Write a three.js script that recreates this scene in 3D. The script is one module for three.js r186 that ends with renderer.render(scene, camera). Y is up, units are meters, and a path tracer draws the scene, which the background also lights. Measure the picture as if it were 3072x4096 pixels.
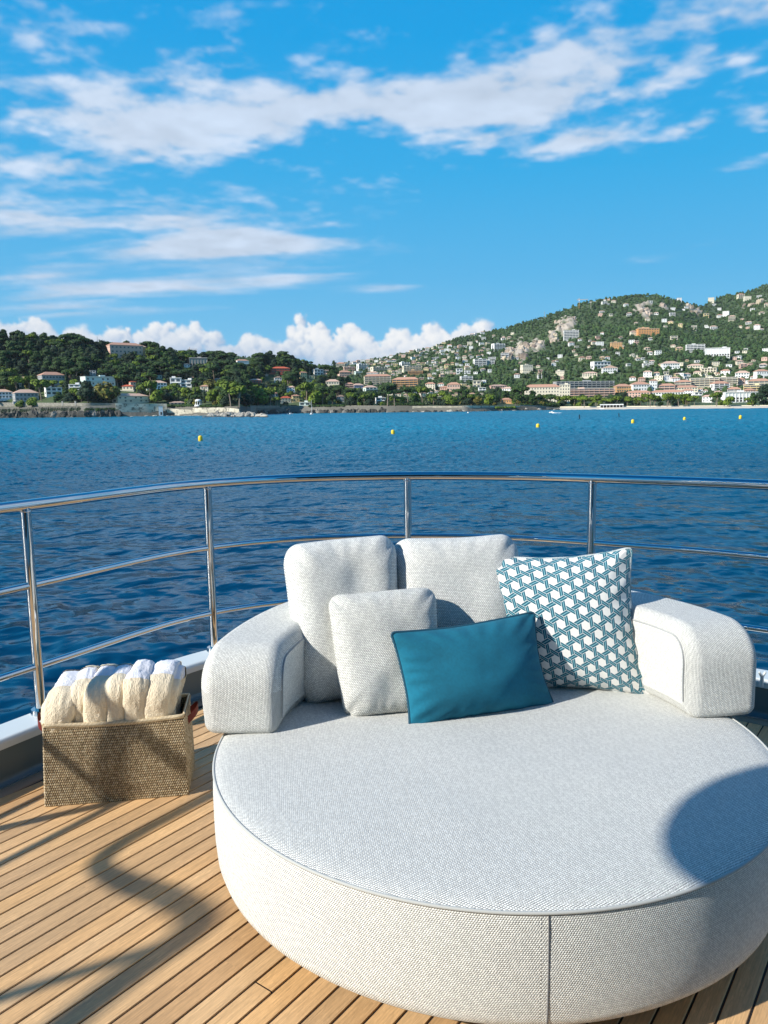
import * as THREE from 'three';
import { mergeGeometries } from 'three/addons/utils/BufferGeometryUtils.js';
import { RoundedBoxGeometry } from 'three/addons/geometries/RoundedBoxGeometry.js';

// ---------------------------------------------------------------- camera, sky, sun, exposure
const scene = new THREE.Scene();
const EYE = 7.0, DECK = 5.4, FOCAL = 769, PITCH = Math.atan(0.137), ROLL = 0.0136;
const camera = new THREE.PerspectiveCamera(2 * Math.atan(512 / FOCAL) * 180 / Math.PI, 0.75, 0.1, 30000);
camera.position.set(0, EYE, 0);
camera.rotation.order = 'YXZ';
camera.rotation.set(-PITCH, 0, -ROLL);
const renderer = new THREE.WebGLRenderer({ antialias: true });
renderer.toneMapping = THREE.LinearToneMapping;
renderer.toneMappingExposure = 1.32;
renderer.shadowMap.enabled = true;
const SUN_EL = 32 * Math.PI / 180, SUN_H = [-0.891, 0.454];
const sunDir = new THREE.Vector3(SUN_H[0] * Math.cos(SUN_EL), Math.sin(SUN_EL), SUN_H[1] * Math.cos(SUN_EL));
const sun = new THREE.DirectionalLight(new THREE.Color().setRGB(1.0, 0.955, 0.875), 5.0);
sun.position.copy(sunDir).multiplyScalar(60).add(new THREE.Vector3(0, 6, -3));
sun.target.position.set(0, 6, -3);
sun.castShadow = true;
Object.assign(sun.shadow.camera, { left: -12, right: 12, top: 12, bottom: -12, near: 1, far: 140 });
sun.shadow.mapSize.set(2048, 2048);
sun.shadow.radius = 1.6;
scene.add(sun, sun.target);
scene.fog = new THREE.FogExp2(new THREE.Color().setRGB(0.80, 0.90, 1.0), 0.000022);

// ---------------------------------------------------------------- numbers
const V = (x, y, z) => new THREE.Vector3(x, y, z);
const RAD = Math.PI / 180, lerp = (a, b, t) => a + (b - a) * t, clamp = (x, a = 0, b = 1) => Math.min(b, Math.max(a, x));
const smooth = (a, b, x) => { const t = clamp((x - a) / (b - a)); return t * t * (3 - 2 * t); };
function rng(seed) { let s = seed >>> 0; return () => { s = (s + 0x6d2b79f5) | 0; let t = Math.imul(s ^ (s >>> 15), 1 | s); t = (t + Math.imul(t ^ (t >>> 7), 61 | t)) ^ t; return ((t ^ (t >>> 14)) >>> 0) / 4294967296; }; }
const PERM = new Uint8Array(512), GRAD = new Float32Array(256);
{ const r = rng(77), p = [...Array(256).keys()]; for (let i = 255; i > 0; i--) { const j = Math.floor(r() * (i + 1)); [p[i], p[j]] = [p[j], p[i]]; } for (let i = 0; i < 512; i++) PERM[i] = p[i & 255]; for (let i = 0; i < 256; i++) GRAD[i] = r(); }
function noise2(x, y) {
  const xf = Math.floor(x), yf = Math.floor(y), i = xf & 255, j = yf & 255; let u = x - xf, v = y - yf;
  u = u * u * u * (u * (u * 6 - 15) + 10); v = v * v * v * (v * (v * 6 - 15) + 10);
  const a = PERM[i] + j, b = PERM[(i + 1) & 255] + j;
  const g = GRAD, P = PERM, p = g[P[a & 511]], q = g[P[b & 511]], r = g[P[(a + 1) & 511]], s = g[P[(b + 1) & 511]];
  return p + (q - p) * u + (r - p) * v + (p - q - r + s) * u * v;
}
function noise3(x, y, z) { const k = Math.floor(z), f = z - k, t = f * f * (3 - 2 * f); return lerp(noise2(x + k * 17.3, y + k * 31.7), noise2(x + (k + 1) * 17.3, y + (k + 1) * 31.7), t); }
function fbm(x, y, n = 4) { let s = 0, a = 0.5, t = 0; for (let i = 0; i < n; i++) { s += a * noise2(x, y); t += a; x = x * 2.03 + 11.3; y = y * 2.03 + 5.7; a *= 0.5; } return s / t; }

// the direction in which a point (X, Y) of the 3072 x 4096 photograph lies, and the point there on a level or upright plane
const CP = Math.cos(PITCH), SP = Math.sin(PITCH), CR = Math.cos(ROLL), SR = Math.sin(ROLL);
function ray(X, Y) {
  const u = X / 4 - 384, v = Y / 4 - 512, uu = u * CR - v * SR, vv = u * SR + v * CR, x = uu / FOCAL, y = -vv / FOCAL;
  return V(x, y * CP - SP, -y * SP - CP);
}
const level = (X, Y, h) => { const d = ray(X, Y); return d.multiplyScalar((h - EYE) / d.y).add(V(0, EYE, 0)); };
const upright = (X, Y, z) => { const d = ray(X, Y); return d.multiplyScalar(z / d.z).add(V(0, EYE, 0)); };
const azel = (X, Y) => { const d = ray(X, Y); return [Math.atan2(d.x, -d.z) / RAD, Math.atan2(d.y, Math.hypot(d.x, d.z)) / RAD]; };
function project(p) { const x = p.x, y = p.y - EYE, z = p.z, yy = y * CP - z * SP, zz = y * SP + z * CP, u = x / -zz * FOCAL, v = -yy / -zz * FOCAL; return [(384 + u * CR + v * SR) * 4, (512 - u * SR + v * CR) * 4]; }
function table(rows) {                    // piecewise linear in the first entry
  return (x) => { let i = 0; while (i < rows.length - 2 && rows[i + 1][0] < x) i++; const [a, p] = rows[i], [b, q] = rows[i + 1]; return lerp(p, q, clamp((x - a) / (b - a))); };
}

// ---------------------------------------------------------------- the sky: air, high thin cloud and heaped cloud low down
function makeSky() {
  const W = 4096, H = 2048, data = new Float32Array(W * H * 4), k = 1.8517;
  // thin clouds in view: x, y, half-widths, tilt, strength
  const thin = [[180, 350, 330, 50, -8, .26], [480, 130, 300, 60, 4, .24], [300, 560, 420, 40, -3, .16], [560, 430, 240, 30, -8, .14], [60, 205, 190, 52, -3, .8], [250, 222, 150, 44, -6, .62], [400, 268, 170, 45, 6, .72], [560, 235, 160, 55, 8, .9], [720, 218, 170, 58, 6, 1.05], [880, 215, 150, 52, 4, 1], [1030, 195, 170, 66, 14, 1], [1180, 150, 220, 92, 17, 1.05], [1350, 118, 230, 100, 18, 1], [1530, 85, 200, 100, 20, .82], [1690, 50, 170, 100, 20, .6],
    [1000, 240, 120, 32, 6, .6], [1180, 225, 110, 34, 10, .75], [1420, 190, 160, 26, 16, .5], [250, 305, 210, 32, -8, .55], [420, 310, 150, 30, -8, .62], [600, 295, 90, 26, -6, .5], [60, 40, 130, 60, 0, .6], [150, 100, 150, 50, 0, .42], [350, 110, 170, 60, 0, .34], [430, 175, 120, 42, 0, .36], [500, 60, 30, 70, 0, .42], [650, 12, 75, 26, 0, .62],
    [1230, 305, 90, 22, 8, .95], [1340, 290, 110, 20, 8, .75], [1480, 280, 110, 18, 10, .62], [1040, 302, 62, 20, 10, .78], [935, 300, 55, 12, 4, .5], [1645, 245, 55, 24, 4, .66], [1630, 350, 90, 18, 12, .75], [1110, 285, 40, 14, 10, .55], [30, 370, 130, 40, -8, .5], [200, 400, 300, 40, -12, .5], [430, 380, 160, 26, -14, .35], [720, 390, 140, 30, -10, .2],
    [120, 500, 300, 52, -5, .95], [400, 515, 230, 44, -6, .98], [560, 520, 170, 30, -4, .68], [40, 455, 160, 60, -8, .7], [740, 540, 160, 18, 0, .25], [150, 640, 270, 44, 4, .85], [330, 622, 140, 22, 2, .55], [640, 603, 170, 17, 4, .72], [840, 622, 90, 11, 0, .5], [60, 600, 120, 24, 0, .5], [1480, 540, 220, 14, 12, .24], [1150, 480, 90, 10, 4, .16], [700, 485, 90, 9, 0, .3]].map(([x, y, a, b, t, s]) => {
    const [A, E] = azel(x * k, y * k), [A2] = azel((x + 20) * k, y * k), [, E2] = azel(x * k, (y - 20) * k);
    return { A, E, ra: a * Math.abs(A2 - A) / 20, re: b * Math.abs(E2 - E) / 20, c: Math.cos(t * RAD), s: Math.sin(t * RAD), f: s };
  });
  // heaped clouds: clusters of balls round the whole horizon; in view their tops follow the photograph
  const R = rng(5), balls = [];
  const add = (A, E, r, base) => balls.push({ A, E, r, base });
  const heap = (list) => { for (const [x0, x1, top, bot, n] of list) for (let i = 0; i < n; i++) {
    const f = R(), x = lerp(x0, x1, f), edge = 1 - Math.pow(Math.abs(f * 2 - 1), 2.2), tt = lerp(bot - 8, top, edge * (0.62 + 0.38 * R())), y = lerp(bot, tt, Math.sqrt(R())), [A, E] = azel(x * k, y * k);
    add(A, E, (0.30 + 0.75 * R() * R()) * (y < lerp(top, bot, 0.3) ? 0.7 : 1.1), azel(x * k, bot * k)[1]);
  } };
  heap([[-40, 40, 700, 745, 22], [25, 130, 690, 750, 40], [90, 240, 718, 760, 36], [205, 335, 712, 768, 40], [315, 400, 690, 760, 30], [360, 480, 697, 770, 46], [470, 620, 735, 782, 40], [520, 560, 716, 770, 10], [600, 730, 683, 790, 70], [690, 850, 704, 795, 66], [820, 900, 712, 795, 36], [890, 985, 686, 790, 46], [970, 1075, 693, 770, 34], [860, 1100, 735, 800, 40]]);
  const edgeL = azel(-60, 1400)[0], edgeR = azel(3150, 1400)[0];
  for (let A = -180; A < 180; A += 3.4) { if (A > edgeL - 4 && A < edgeR + 4) continue; const tall = 1 + 3.2 * noise2(A * 0.13 + 40, 3.1); if (noise2(A * 0.09 + 9, 8.5) < 0.38) continue; for (let i = 0; i < 16; i++) add(A + 4 * R(), 0.4 + tall * Math.sqrt(R()), 0.3 + 0.8 * R() * R(), 0.3); }
  const bins = Array.from({ length: 720 }, () => []);
  for (const b of balls) for (let q = Math.floor((b.A - b.r * 1.3 + 180) * 2); q <= Math.floor((b.A + b.r * 1.3 + 180) * 2); q++) bins[((q % 720) + 720) % 720].push(b);
  for (const q of bins) q.sort((a, b) => b.E - a.E);
  const rows = [[0, .23, .57, .85], [4, .175, .535, .84], [9, .095, .465, .825], [16, .03, .41, .81], [24, .003, .355, .785], [33, .0, .315, .755], [45, .0, .22, .60], [60, .0, .125, .40], [90, .0, .07, .28]];
  const air = [1, 2, 3].map((c) => table(rows.map((r) => [r[0], r[c]])));
  const LUT = Array.from({ length: 901 }, (_, i) => air.map((f) => f(i / 10)));
  for (let row = H / 2; row < H; row++) {
    const E = ((row + 0.5) / H - 0.5) * 180, se = Math.sin(E * RAD), ce = Math.cos(E * RAD), base = LUT[Math.min(900, Math.round(E * 10))];
    for (let col = 0; col < W; col++) {
      const th = ((col + 0.5) / W - 0.5) * 2 * Math.PI, x = Math.cos(th) * ce, z = Math.sin(th) * ce, A = Math.atan2(x, -z) / RAD, o = (row * W + col) * 4;
      let r = base[0], g = base[1], b = base[2];
      const towards = 0.5 + 0.5 * (x * sunDir.x + z * sunDir.z), haze = 0.10 * towards * (1 - se);
      r += haze * 0.5; g += haze * 0.35; b += haze * 0.2;
      // thin cloud
      const q = 2.6 / (se + 0.10), cx = x * q, cz = z * q;
      let m = 0;
      const inner = smooth(46, 36, Math.abs(A)) * smooth(52, 42, E);
      if (inner > 0) for (const t of thin) { let dx = A - t.A, dy = E - t.E; const dX = (dx * t.c + dy * t.s) / t.ra, dY = (dy * t.c - dx * t.s) / t.re, d = dX * dX + dY * dY; if (d < 4) m = Math.max(m, 0) + t.f * Math.exp(-d * 1.15) * (1 - 0.35 * clamp(m)); }
      if (inner < 1) { const far = smooth(0.50, 0.74, fbm(cx * 0.16 + 31, cz * 0.30 + 7, 3)) * 0.9 * smooth(62, 40, E); m = lerp(far, m, inner); }
      if (m > 0.02) {
        const wx = fbm(cx * 0.9 + 3, cz * 0.9, 3) - 0.5, streak = fbm(cx * 0.62 + wx * 1.1, cz * 2.1 + wx * 0.6, 5), puff = fbm(cx * 2.6 + wx * 1.2 + 50, cz * 3.2 + 9, 5), fine = lerp(streak, puff, smooth(8, 24, E) * 0.55);
        const tuft = fbm(cx * 6.5 + wx * 2 + 20, cz * 7.5 + 4, 4), d = smooth(0.12, 1.18, m * 0.86 + (fine - 0.5) * 2.7 * (0.34 + 0.66 * Math.min(1, m)) + (tuft - 0.5) * 1.15 * smooth(6, 20, E)), a = Math.pow(d, 1.1) * 0.93, lit = 0.98 + 0.30 * (puff - 0.5) + 0.15 * (tuft - 0.5);
        r = lerp(r, 0.635 * lit, a); g = lerp(g, 0.735 * lit, a); b = lerp(b, 0.885 * lit, a);
      }
      // heaped cloud
      if (E < 9) {
        const bin = bins[Math.floor((A + 180) * 2) % 720];
        if (bin.length) {
          const wa = (fbm(A * 1.7, E * 1.7, 4) - 0.5) * 0.62, we = (fbm(A * 1.7 + 40, E * 1.7 + 9, 4) - 0.5) * 0.62, w2 = (fbm(A * 5, E * 5, 3) - 0.5) * 0.22; let cover = 0, lr = 0;
          for (const p of bin) {
            const dx = (A + wa + w2 - p.A), dy = (E + we - w2 - p.E), d = Math.sqrt(dx * dx + dy * dy) / p.r;
            if (d > 1.12) continue;
            const nz = Math.sqrt(Math.max(0, 1 - d * d)), l = clamp(0.42 + 0.62 * (-0.62 * dx / p.r + 0.62 * dy / p.r + 0.42 * nz)), al = smooth(1.1, 0.62, d), hgt = smooth(p.base - 0.2, p.base + 2.2, E);
            const s = lerp(0.02, 1, l * l * (3 - 2 * l)) * lerp(0.30, 1, hgt);
            lr = lerp(lr, s, cover === 0 ? 1 : al); cover = 1 - (1 - cover) * (1 - al);
          }
          if (cover > 0) { const c = clamp(lr + (fbm(A * 3, E * 3, 3) - 0.5) * 0.25), al = cover * lerp(0.9, 0.97, c); r = lerp(r, lerp(0.33, 0.97, c), al); g = lerp(g, lerp(0.47, 0.965, c), al); b = lerp(b, lerp(0.69, 0.96, c), al); }
        }
      }
      data[o] = r / 1.32; data[o + 1] = g / 1.32; data[o + 2] = b / 1.32; data[o + 3] = 1;
    }
  }
  for (let i = 0; i < W * H / 2; i++) { data[i * 4] = 0.05; data[i * 4 + 1] = 0.16; data[i * 4 + 2] = 0.27; data[i * 4 + 3] = 1; }
  const t = new THREE.DataTexture(data, W, H, THREE.RGBAFormat, THREE.FloatType);
  t.mapping = THREE.EquirectangularReflectionMapping; t.magFilter = t.minFilter = THREE.LinearFilter; t.needsUpdate = true;
  return t;
}
scene.background = scene.environment = makeSky();

// ---------------------------------------------------------------- scene graph and material helpers
const used = new Map();
function numbered(n) { const k = used.get(n) || 0; used.set(n, k + 1); return k ? `${n}_${String(k).padStart(3, '0')}` : n; }
function tag(o, label, category, group, kind) { const u = { label, category }; if (group) u.group = group; if (kind) u.kind = kind; if (!category) delete u.category; if (!label) delete u.label; o.userData = u; return o; }
function thing(name, label, category, p, turn = 0, group) { const o = new THREE.Group(); o.name = numbered(name); o.position.copy(p); o.rotation.y = turn; scene.add(o); return tag(o, label, category, group); }
function part(name, geo, mat, parent = scene) { const m = new THREE.Mesh(geo, mat); m.name = parent === scene ? numbered(name) : name; m.castShadow = m.receiveShadow = true; parent.add(m); return m; }
const rgb = (r, g, b) => new THREE.Color().setRGB(r, g, b);
const mat = (r, g, b, rough = 0.8, more = {}) => new THREE.MeshStandardMaterial({ color: rgb(r, g, b), roughness: rough, ...more });
function texture(n, m, paint, srgb) {        // paint(u, v) gives a number or [r, g, b] in 0..1
  const d = new Uint8Array(n * m * 4);
  for (let y = 0; y < m; y++) for (let x = 0; x < n; x++) { const c = paint((x + 0.5) / n, (y + 0.5) / m, x, y), o = (y * n + x) * 4, k = typeof c === 'number'; for (let i = 0; i < 3; i++) d[o + i] = 255 * clamp(k ? c : c[i]); d[o + 3] = 255; }
  const t = new THREE.DataTexture(d, n, m, THREE.RGBAFormat);
  t.wrapS = t.wrapT = THREE.RepeatWrapping; t.magFilter = t.minFilter = THREE.LinearFilter; if (srgb) t.colorSpace = THREE.SRGBColorSpace; t.needsUpdate = true; return t;
}
const every = (t, u, v = u) => { t.repeat.set(1 / u, 1 / v); return t; };     // the size in metres of one tile, on uv in metres
const wrapNoise = (u, v, f, n = 3) => { let s = 0, a = 0.5, w = 0; for (let i = 0; i < n; i++) { const q = f << i, x = u * q, y = v * q, xi = Math.floor(x), yi = Math.floor(y), tx = (x - xi) ** 2 * (3 - 2 * (x - xi)), ty = (y - yi) ** 2 * (3 - 2 * (y - yi)), g = (a, b) => GRAD[PERM[(PERM[((a % q) + q) % q & 255] + ((b % q) + q) % q + i * 13) & 255]]; s += a * lerp(lerp(g(xi, yi), g(xi + 1, yi), tx), lerp(g(xi, yi + 1), g(xi + 1, yi + 1), tx), ty); w += a; a *= 0.55; } return s / w; };
function geoOf(pos, idx, uv, col) { const g = new THREE.BufferGeometry(); g.setAttribute('position', new THREE.Float32BufferAttribute(pos, 3)); if (uv) g.setAttribute('uv', new THREE.Float32BufferAttribute(uv, 2)); if (col) g.setAttribute('color', new THREE.Float32BufferAttribute(col, 3)); if (idx) g.setIndex(idx); g.computeVertexNormals(); return g; }
// a grid of (n+1) x (m+1) points f(i/n, j/m) -> [x, y, z, u, v]
function sheet(n, m, f, flip) { const p = [], t = [], ix = []; for (let j = 0; j <= m; j++) for (let i = 0; i <= n; i++) { const q = f(i / n, j / m); p.push(q[0], q[1], q[2]); t.push(q[3] ?? i / n, q[4] ?? j / m); } for (let j = 0; j < m; j++) for (let i = 0; i < n; i++) { const a = j * (n + 1) + i, b = a + 1, c = a + n + 1, d = c + 1; flip ? ix.push(a, c, b, b, c, d) : ix.push(a, b, c, b, d, c); } return geoOf(p, ix, t); }
const UNIT = new THREE.BoxGeometry(1, 1, 1);
function box(name, w, h, d, x, y, z, m, parent, turn = 0) { const o = part(name, UNIT, m, parent); o.scale.set(w, h, d); o.position.set(x, y, z); o.rotation.y = turn; return o; }
const moved = (g, x, y, z, rx = 0, ry = 0, rz = 0) => { g.applyMatrix4(new THREE.Matrix4().makeRotationFromEuler(new THREE.Euler(rx, ry, rz))); g.translate(x, y, z); return g; };
const tube = (pts, r, n = 48, sides = 12, closed = false) => new THREE.TubeGeometry(new THREE.CatmullRomCurve3(pts, closed, 'centripetal'), n, r, sides, closed);

const M = {
  steel: mat(.66, .66, .65, .04, { metalness: 1 }),
  paint: mat(.60, .64, .64, .25), paintInShade: mat(.10, .135, .14, .3),
  caulk: mat(.012, .012, .013, .7), black: mat(.012, .012, .014, .6), leather: mat(.16, .02, .015, .5),
  white: mat(.82, .80, .76), cream: mat(.74, .66, .50), pink: mat(.66, .44, .34), ochre: mat(.62, .36, .16), yellow: mat(.72, .58, .30), stone: mat(.42, .38, .32), grey: mat(.36, .36, .35), lilac: mat(.62, .52, .58), red: mat(.45, .10, .06), mint: mat(.58, .68, .62), orange: mat(.66, .32, .12),
  tile: mat(.50, .27, .18), tilePale: mat(.60, .40, .30), tileRed: mat(.52, .11, .05), flat: mat(.60, .57, .52), dark: mat(.16, .15, .15),
  glass: mat(.075, .09, .10, .2), shutter: mat(.10, .16, .14), shade: mat(.06, .055, .05), awning: mat(.74, .52, .20),
  trunk: mat(.10, .07, .045, .95), trunkPale: mat(.26, .20, .15, .95),
};

// ---------------------------------------------------------------- the sea
{
  const R = rng(11), N = 512, size = 40, small = 9;
  const waves = (count, lo, hi, spread, pow) => Array.from({ length: count }, () => { const k = lo * Math.pow(hi / lo, R()), a = 1.2 + (R() + R() - 1) * spread; return [Math.round(k * Math.cos(a)), Math.round(k * Math.sin(a)), R() * 6.283, Math.pow(k, -pow)]; });
  const field = (w) => { const f = new Float32Array(N * N); let lo = 1e9, hi = -1e9; const T = new Float32Array(4096).map((_, i) => Math.sin(i / 4096 * 6.2831853)); for (let y = 0; y < N; y++) for (let x = 0; x < N; x++) { let s = 0; for (const [a, b, p, g] of w) { const c = T[Math.floor((((a * x + b * y) / N) + p / 6.283 + 64) * 4096) & 4095]; s += g * (c + 0.22 * c * c * c); } f[y * N + x] = s; lo = Math.min(lo, s); hi = Math.max(hi, s); } return [f, lo, hi]; };
  const [f, lo, hi] = field(waves(80, 7, 90, 2.4, 1.0)), [g, glo, ghi] = field(waves(60, 5, 46, 2.6, 0.95));
  const slope = 0.48 / (hi - lo), at = (x, y) => f[((y + N) % N) * N + (x + N) % N], px = size / N;
  const normal = texture(N, N, (u, v, x, y) => { const sx = (at(x + 1, y) - at(x - 1, y)) * slope / (2 * px), sy = (at(x, y + 1) - at(x, y - 1)) * slope / (2 * px), l = Math.hypot(sx, sy, 1); return [0.5 - sx / l / 2, 0.5 - sy / l / 2, 0.5 + 0.5 / l]; });
  const bump = texture(N, N, (u, v, x, y) => (g[y * N + x] - glo) / (ghi - glo));
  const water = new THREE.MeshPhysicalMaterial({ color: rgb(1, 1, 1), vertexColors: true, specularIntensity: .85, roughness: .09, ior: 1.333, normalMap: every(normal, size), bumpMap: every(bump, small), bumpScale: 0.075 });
  water.normalScale.set(1, 1);
  // real waves in the sector the yacht looks into, coarser with distance; beyond it the sheet runs level to the horizon
  const swell = Array.from({ length: 46 }, () => { const l = 0.5 * Math.pow(9 / 0.5, Math.pow(R(), 1.2)), a = 1.9 + (R() + R() + R() - 1.5) * 1.15, k = 6.2832 / l; return [k * Math.cos(a), k * Math.sin(a), R() * 6.2832, 0.018 * Math.pow(l / 6.2832, 0.92), l]; });
  const wave = (x, z, cell, far, i, j) => { let h = 0; for (const [a, b, p, g, l] of swell) { if (l < cell * 2.2) continue; const s = Math.sin(a * x + b * z + p); h += g * (s + 0.3 * s * s); } const gust = 0.45 + 1.15 * fbm(x / 38 + 7, z / 60 + 2, 3); return h * gust + far * (noise2(i * 0.73 + 3.1 * noise2(j * .37, 5.5), j * 0.79) - 0.5) * Math.min(cell, 1.7) * lerp(.36, .6, smooth(60, 300, Math.hypot(x, z))); };
  const pos = [], uv = [], ix = [], col = [], A = 560, put = (x, y, z) => { const r = Math.hypot(x, z), k = smooth(8, 300, r) + .55 * (fbm(x / 60, z / 110, 4) - .5) * smooth(8, 60, r); col.push(.001, lerp(.034, .145, k), lerp(.080, .235, k)); pos.push(x, y, z); uv.push(x * 0.966 + z * 0.259, z * 0.966 - x * 0.259); };  // navy near, azure far: the far sky reflection is put into the vertex colours
  const radii = []; for (let r = 5; r < 1500; r += Math.min(2.3, Math.max(0.10, r * 0.0072))) radii.push(r);
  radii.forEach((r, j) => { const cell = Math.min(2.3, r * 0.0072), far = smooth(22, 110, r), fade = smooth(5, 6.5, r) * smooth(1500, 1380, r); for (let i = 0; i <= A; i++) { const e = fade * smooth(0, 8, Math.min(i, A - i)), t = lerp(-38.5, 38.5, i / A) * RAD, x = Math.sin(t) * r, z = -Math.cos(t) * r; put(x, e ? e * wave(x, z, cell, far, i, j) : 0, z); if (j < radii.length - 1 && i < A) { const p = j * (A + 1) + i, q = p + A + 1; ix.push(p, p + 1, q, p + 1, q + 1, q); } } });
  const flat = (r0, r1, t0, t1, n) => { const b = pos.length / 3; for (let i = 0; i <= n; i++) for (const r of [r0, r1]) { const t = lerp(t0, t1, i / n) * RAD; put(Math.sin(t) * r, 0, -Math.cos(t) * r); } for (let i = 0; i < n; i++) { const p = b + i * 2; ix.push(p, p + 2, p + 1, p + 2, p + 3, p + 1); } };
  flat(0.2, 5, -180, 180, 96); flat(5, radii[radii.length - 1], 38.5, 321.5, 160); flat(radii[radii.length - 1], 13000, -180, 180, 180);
  // small ripples spread the mirror image more, the more of them lie within a pixel
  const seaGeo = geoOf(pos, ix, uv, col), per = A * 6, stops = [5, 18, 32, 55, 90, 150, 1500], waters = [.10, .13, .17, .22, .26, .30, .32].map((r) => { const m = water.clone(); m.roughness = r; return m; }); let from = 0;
  for (let k = 1; k < stops.length; k++) { let n = radii.findIndex((r) => r >= stops[k]); if (n < 0) n = radii.length - 1; const to = n * per; seaGeo.addGroup(from, to - from, k - 1); from = to; }
  seaGeo.addGroup(from, 96 * 6, 0); seaGeo.addGroup(from + 96 * 6, ix.length - from - 96 * 6, 6);
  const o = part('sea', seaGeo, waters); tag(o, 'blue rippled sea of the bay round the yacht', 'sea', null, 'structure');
}

// ---------------------------------------------------------------- the land: a headland and a mountain, from the photograph's shoreline and skyline
const HX = (rows) => rows.map(([X, Y, d]) => { const [a, e] = azel(X, Y); return [a, d === undefined ? 7 / Math.tan(-e * RAD) : 7 + d * Math.tan(e * RAD), d]; });
const shoreRows = HX([[-900, 1684], [-400, 1679], [0, 1673], [350, 1670], [700, 1664], [960, 1663], [1020, 1658], [1133, 1655], [1300, 1653], [1517, 1651], [1862, 1647], [2074, 1643], [2239, 1640], [2650, 1636.5], [3072, 1633], [3500, 1629], [4200, 1624]]);
const shoreAt = table(shoreRows.map((r) => [r[0], r[1]]));
const hillRows = HX([[-1400, 1400, 1150], [-600, 1370, 1150], [0, 1374, 1130], [150, 1400, 1130], [330, 1408, 1130], [480, 1444, 1130], [620, 1438, 1140], [800, 1466, 1160], [1000, 1474, 1190], [1120, 1458, 1220], [1219, 1484, 1230], [1265, 1499, 1240], [1331, 1512, 1260], [1400, 1556, 1280], [1500, 1604, 1300], [1620, 1618, 1320], [1800, 1617, 1330]]);
const hillH = table(hillRows.map((r) => [r[0], r[1]])), hillD = table(hillRows.map((r) => [r[0], r[2]]));
const mountRows = HX([[-1400, 1420, 2900], [-600, 1398, 2700], [300, 1404, 2600], [640, 1406, 2600], [800, 1420, 2500], [930, 1428, 2400], [1100, 1452, 2200], [1250, 1470, 2000], [1345, 1466, 1950], [1398, 1454, 1950], [1464, 1447, 2000], [1564, 1431, 2000], [1663, 1407, 2050], [1729, 1394, 2100], [1796, 1364, 2150], [1862, 1349, 2200], [1995, 1322, 2250], [2147, 1279, 2300], [2239, 1250, 2350], [2324, 1218, 2400], [2394, 1201, 2450], [2536, 1184, 2500], [2642, 1184, 2500], [2712, 1202, 2520], [2811, 1227, 2650], [2889, 1187, 3000], [2995, 1168, 3050], [3072, 1137, 3100], [3300, 1090, 3200], [3800, 1060, 3300]]);
const mountH = table(mountRows.map((r) => [r[0], r[1]])), mountD = table(mountRows.map((r) => [r[0], r[2]]));
const baseH = table([[-1400, 9], [0, 10], [450, 11], [960, 9], [1050, 6.5], [1400, 8], [2074, 6], [2230, 2.4], [4200, 2.4]].map(([X, h]) => [azel(X, 1640)[0], h]));
function ground(x, z) {
  const r = Math.hypot(x, z), a = Math.atan2(x, -z) / RAD; if (z > -50) return -6;
  const s = shoreAt(a); if (r < s) return Math.max(-6, (r - s) * 0.25) - 0.15;
  const b = baseH(a), ramp = smooth(s, s + 7, r), hd = hillD(a), hh = hillH(a), md = mountD(a), mh = mountH(a);
  let t = (r - s) / (hd - s), h1 = t < 1 ? b + (hh - b) * Math.pow(clamp(t), 1.3) : hh * Math.exp(-(((r - hd) / 330) ** 2)) + b * 0.3;
  if (hh < b) h1 = b * 0.5;
  const n = fbm(x / 210 + 20, z / 210 + 9, 4) - 0.5, g = Math.abs(fbm(x / 420 + 3, z / 420 + 44, 3) - 0.5);
  t = (r - s) / (md - s);
  let h2 = t < 1 ? b + (mh - b) * Math.pow(clamp(t), 1.42) : mh * Math.exp(-(((r - md) / 900) ** 2));
  const w = t < 1 ? 4 * t * (1 - t) : 0; h2 += w * (n * 46 - g * 40 + 6) * clamp(mh / 300, 0.25, 1);
  if (t < 1) h1 += n * 8 * clamp(4 * (r - s) / 300 * (1 - (r - s) / 300), 0, 1);
  return Math.max(h1, h2) * ramp;
}
function onGround(X, Y) {                 // where the line of sight through (X, Y) of the photograph first meets the land
  const d = ray(X, Y), l = Math.hypot(d.x, d.z), e = d.y / l, ux = d.x / l, uz = d.z / l, a = Math.atan2(d.x, -d.z) / RAD; let r = shoreAt(a) + 8;
  for (; r < mountD(a); r += 3) if (ground(ux * r, uz * r) >= EYE + e * r) break;
  return V(ux * r, ground(ux * r, uz * r), uz * r);
}
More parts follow.
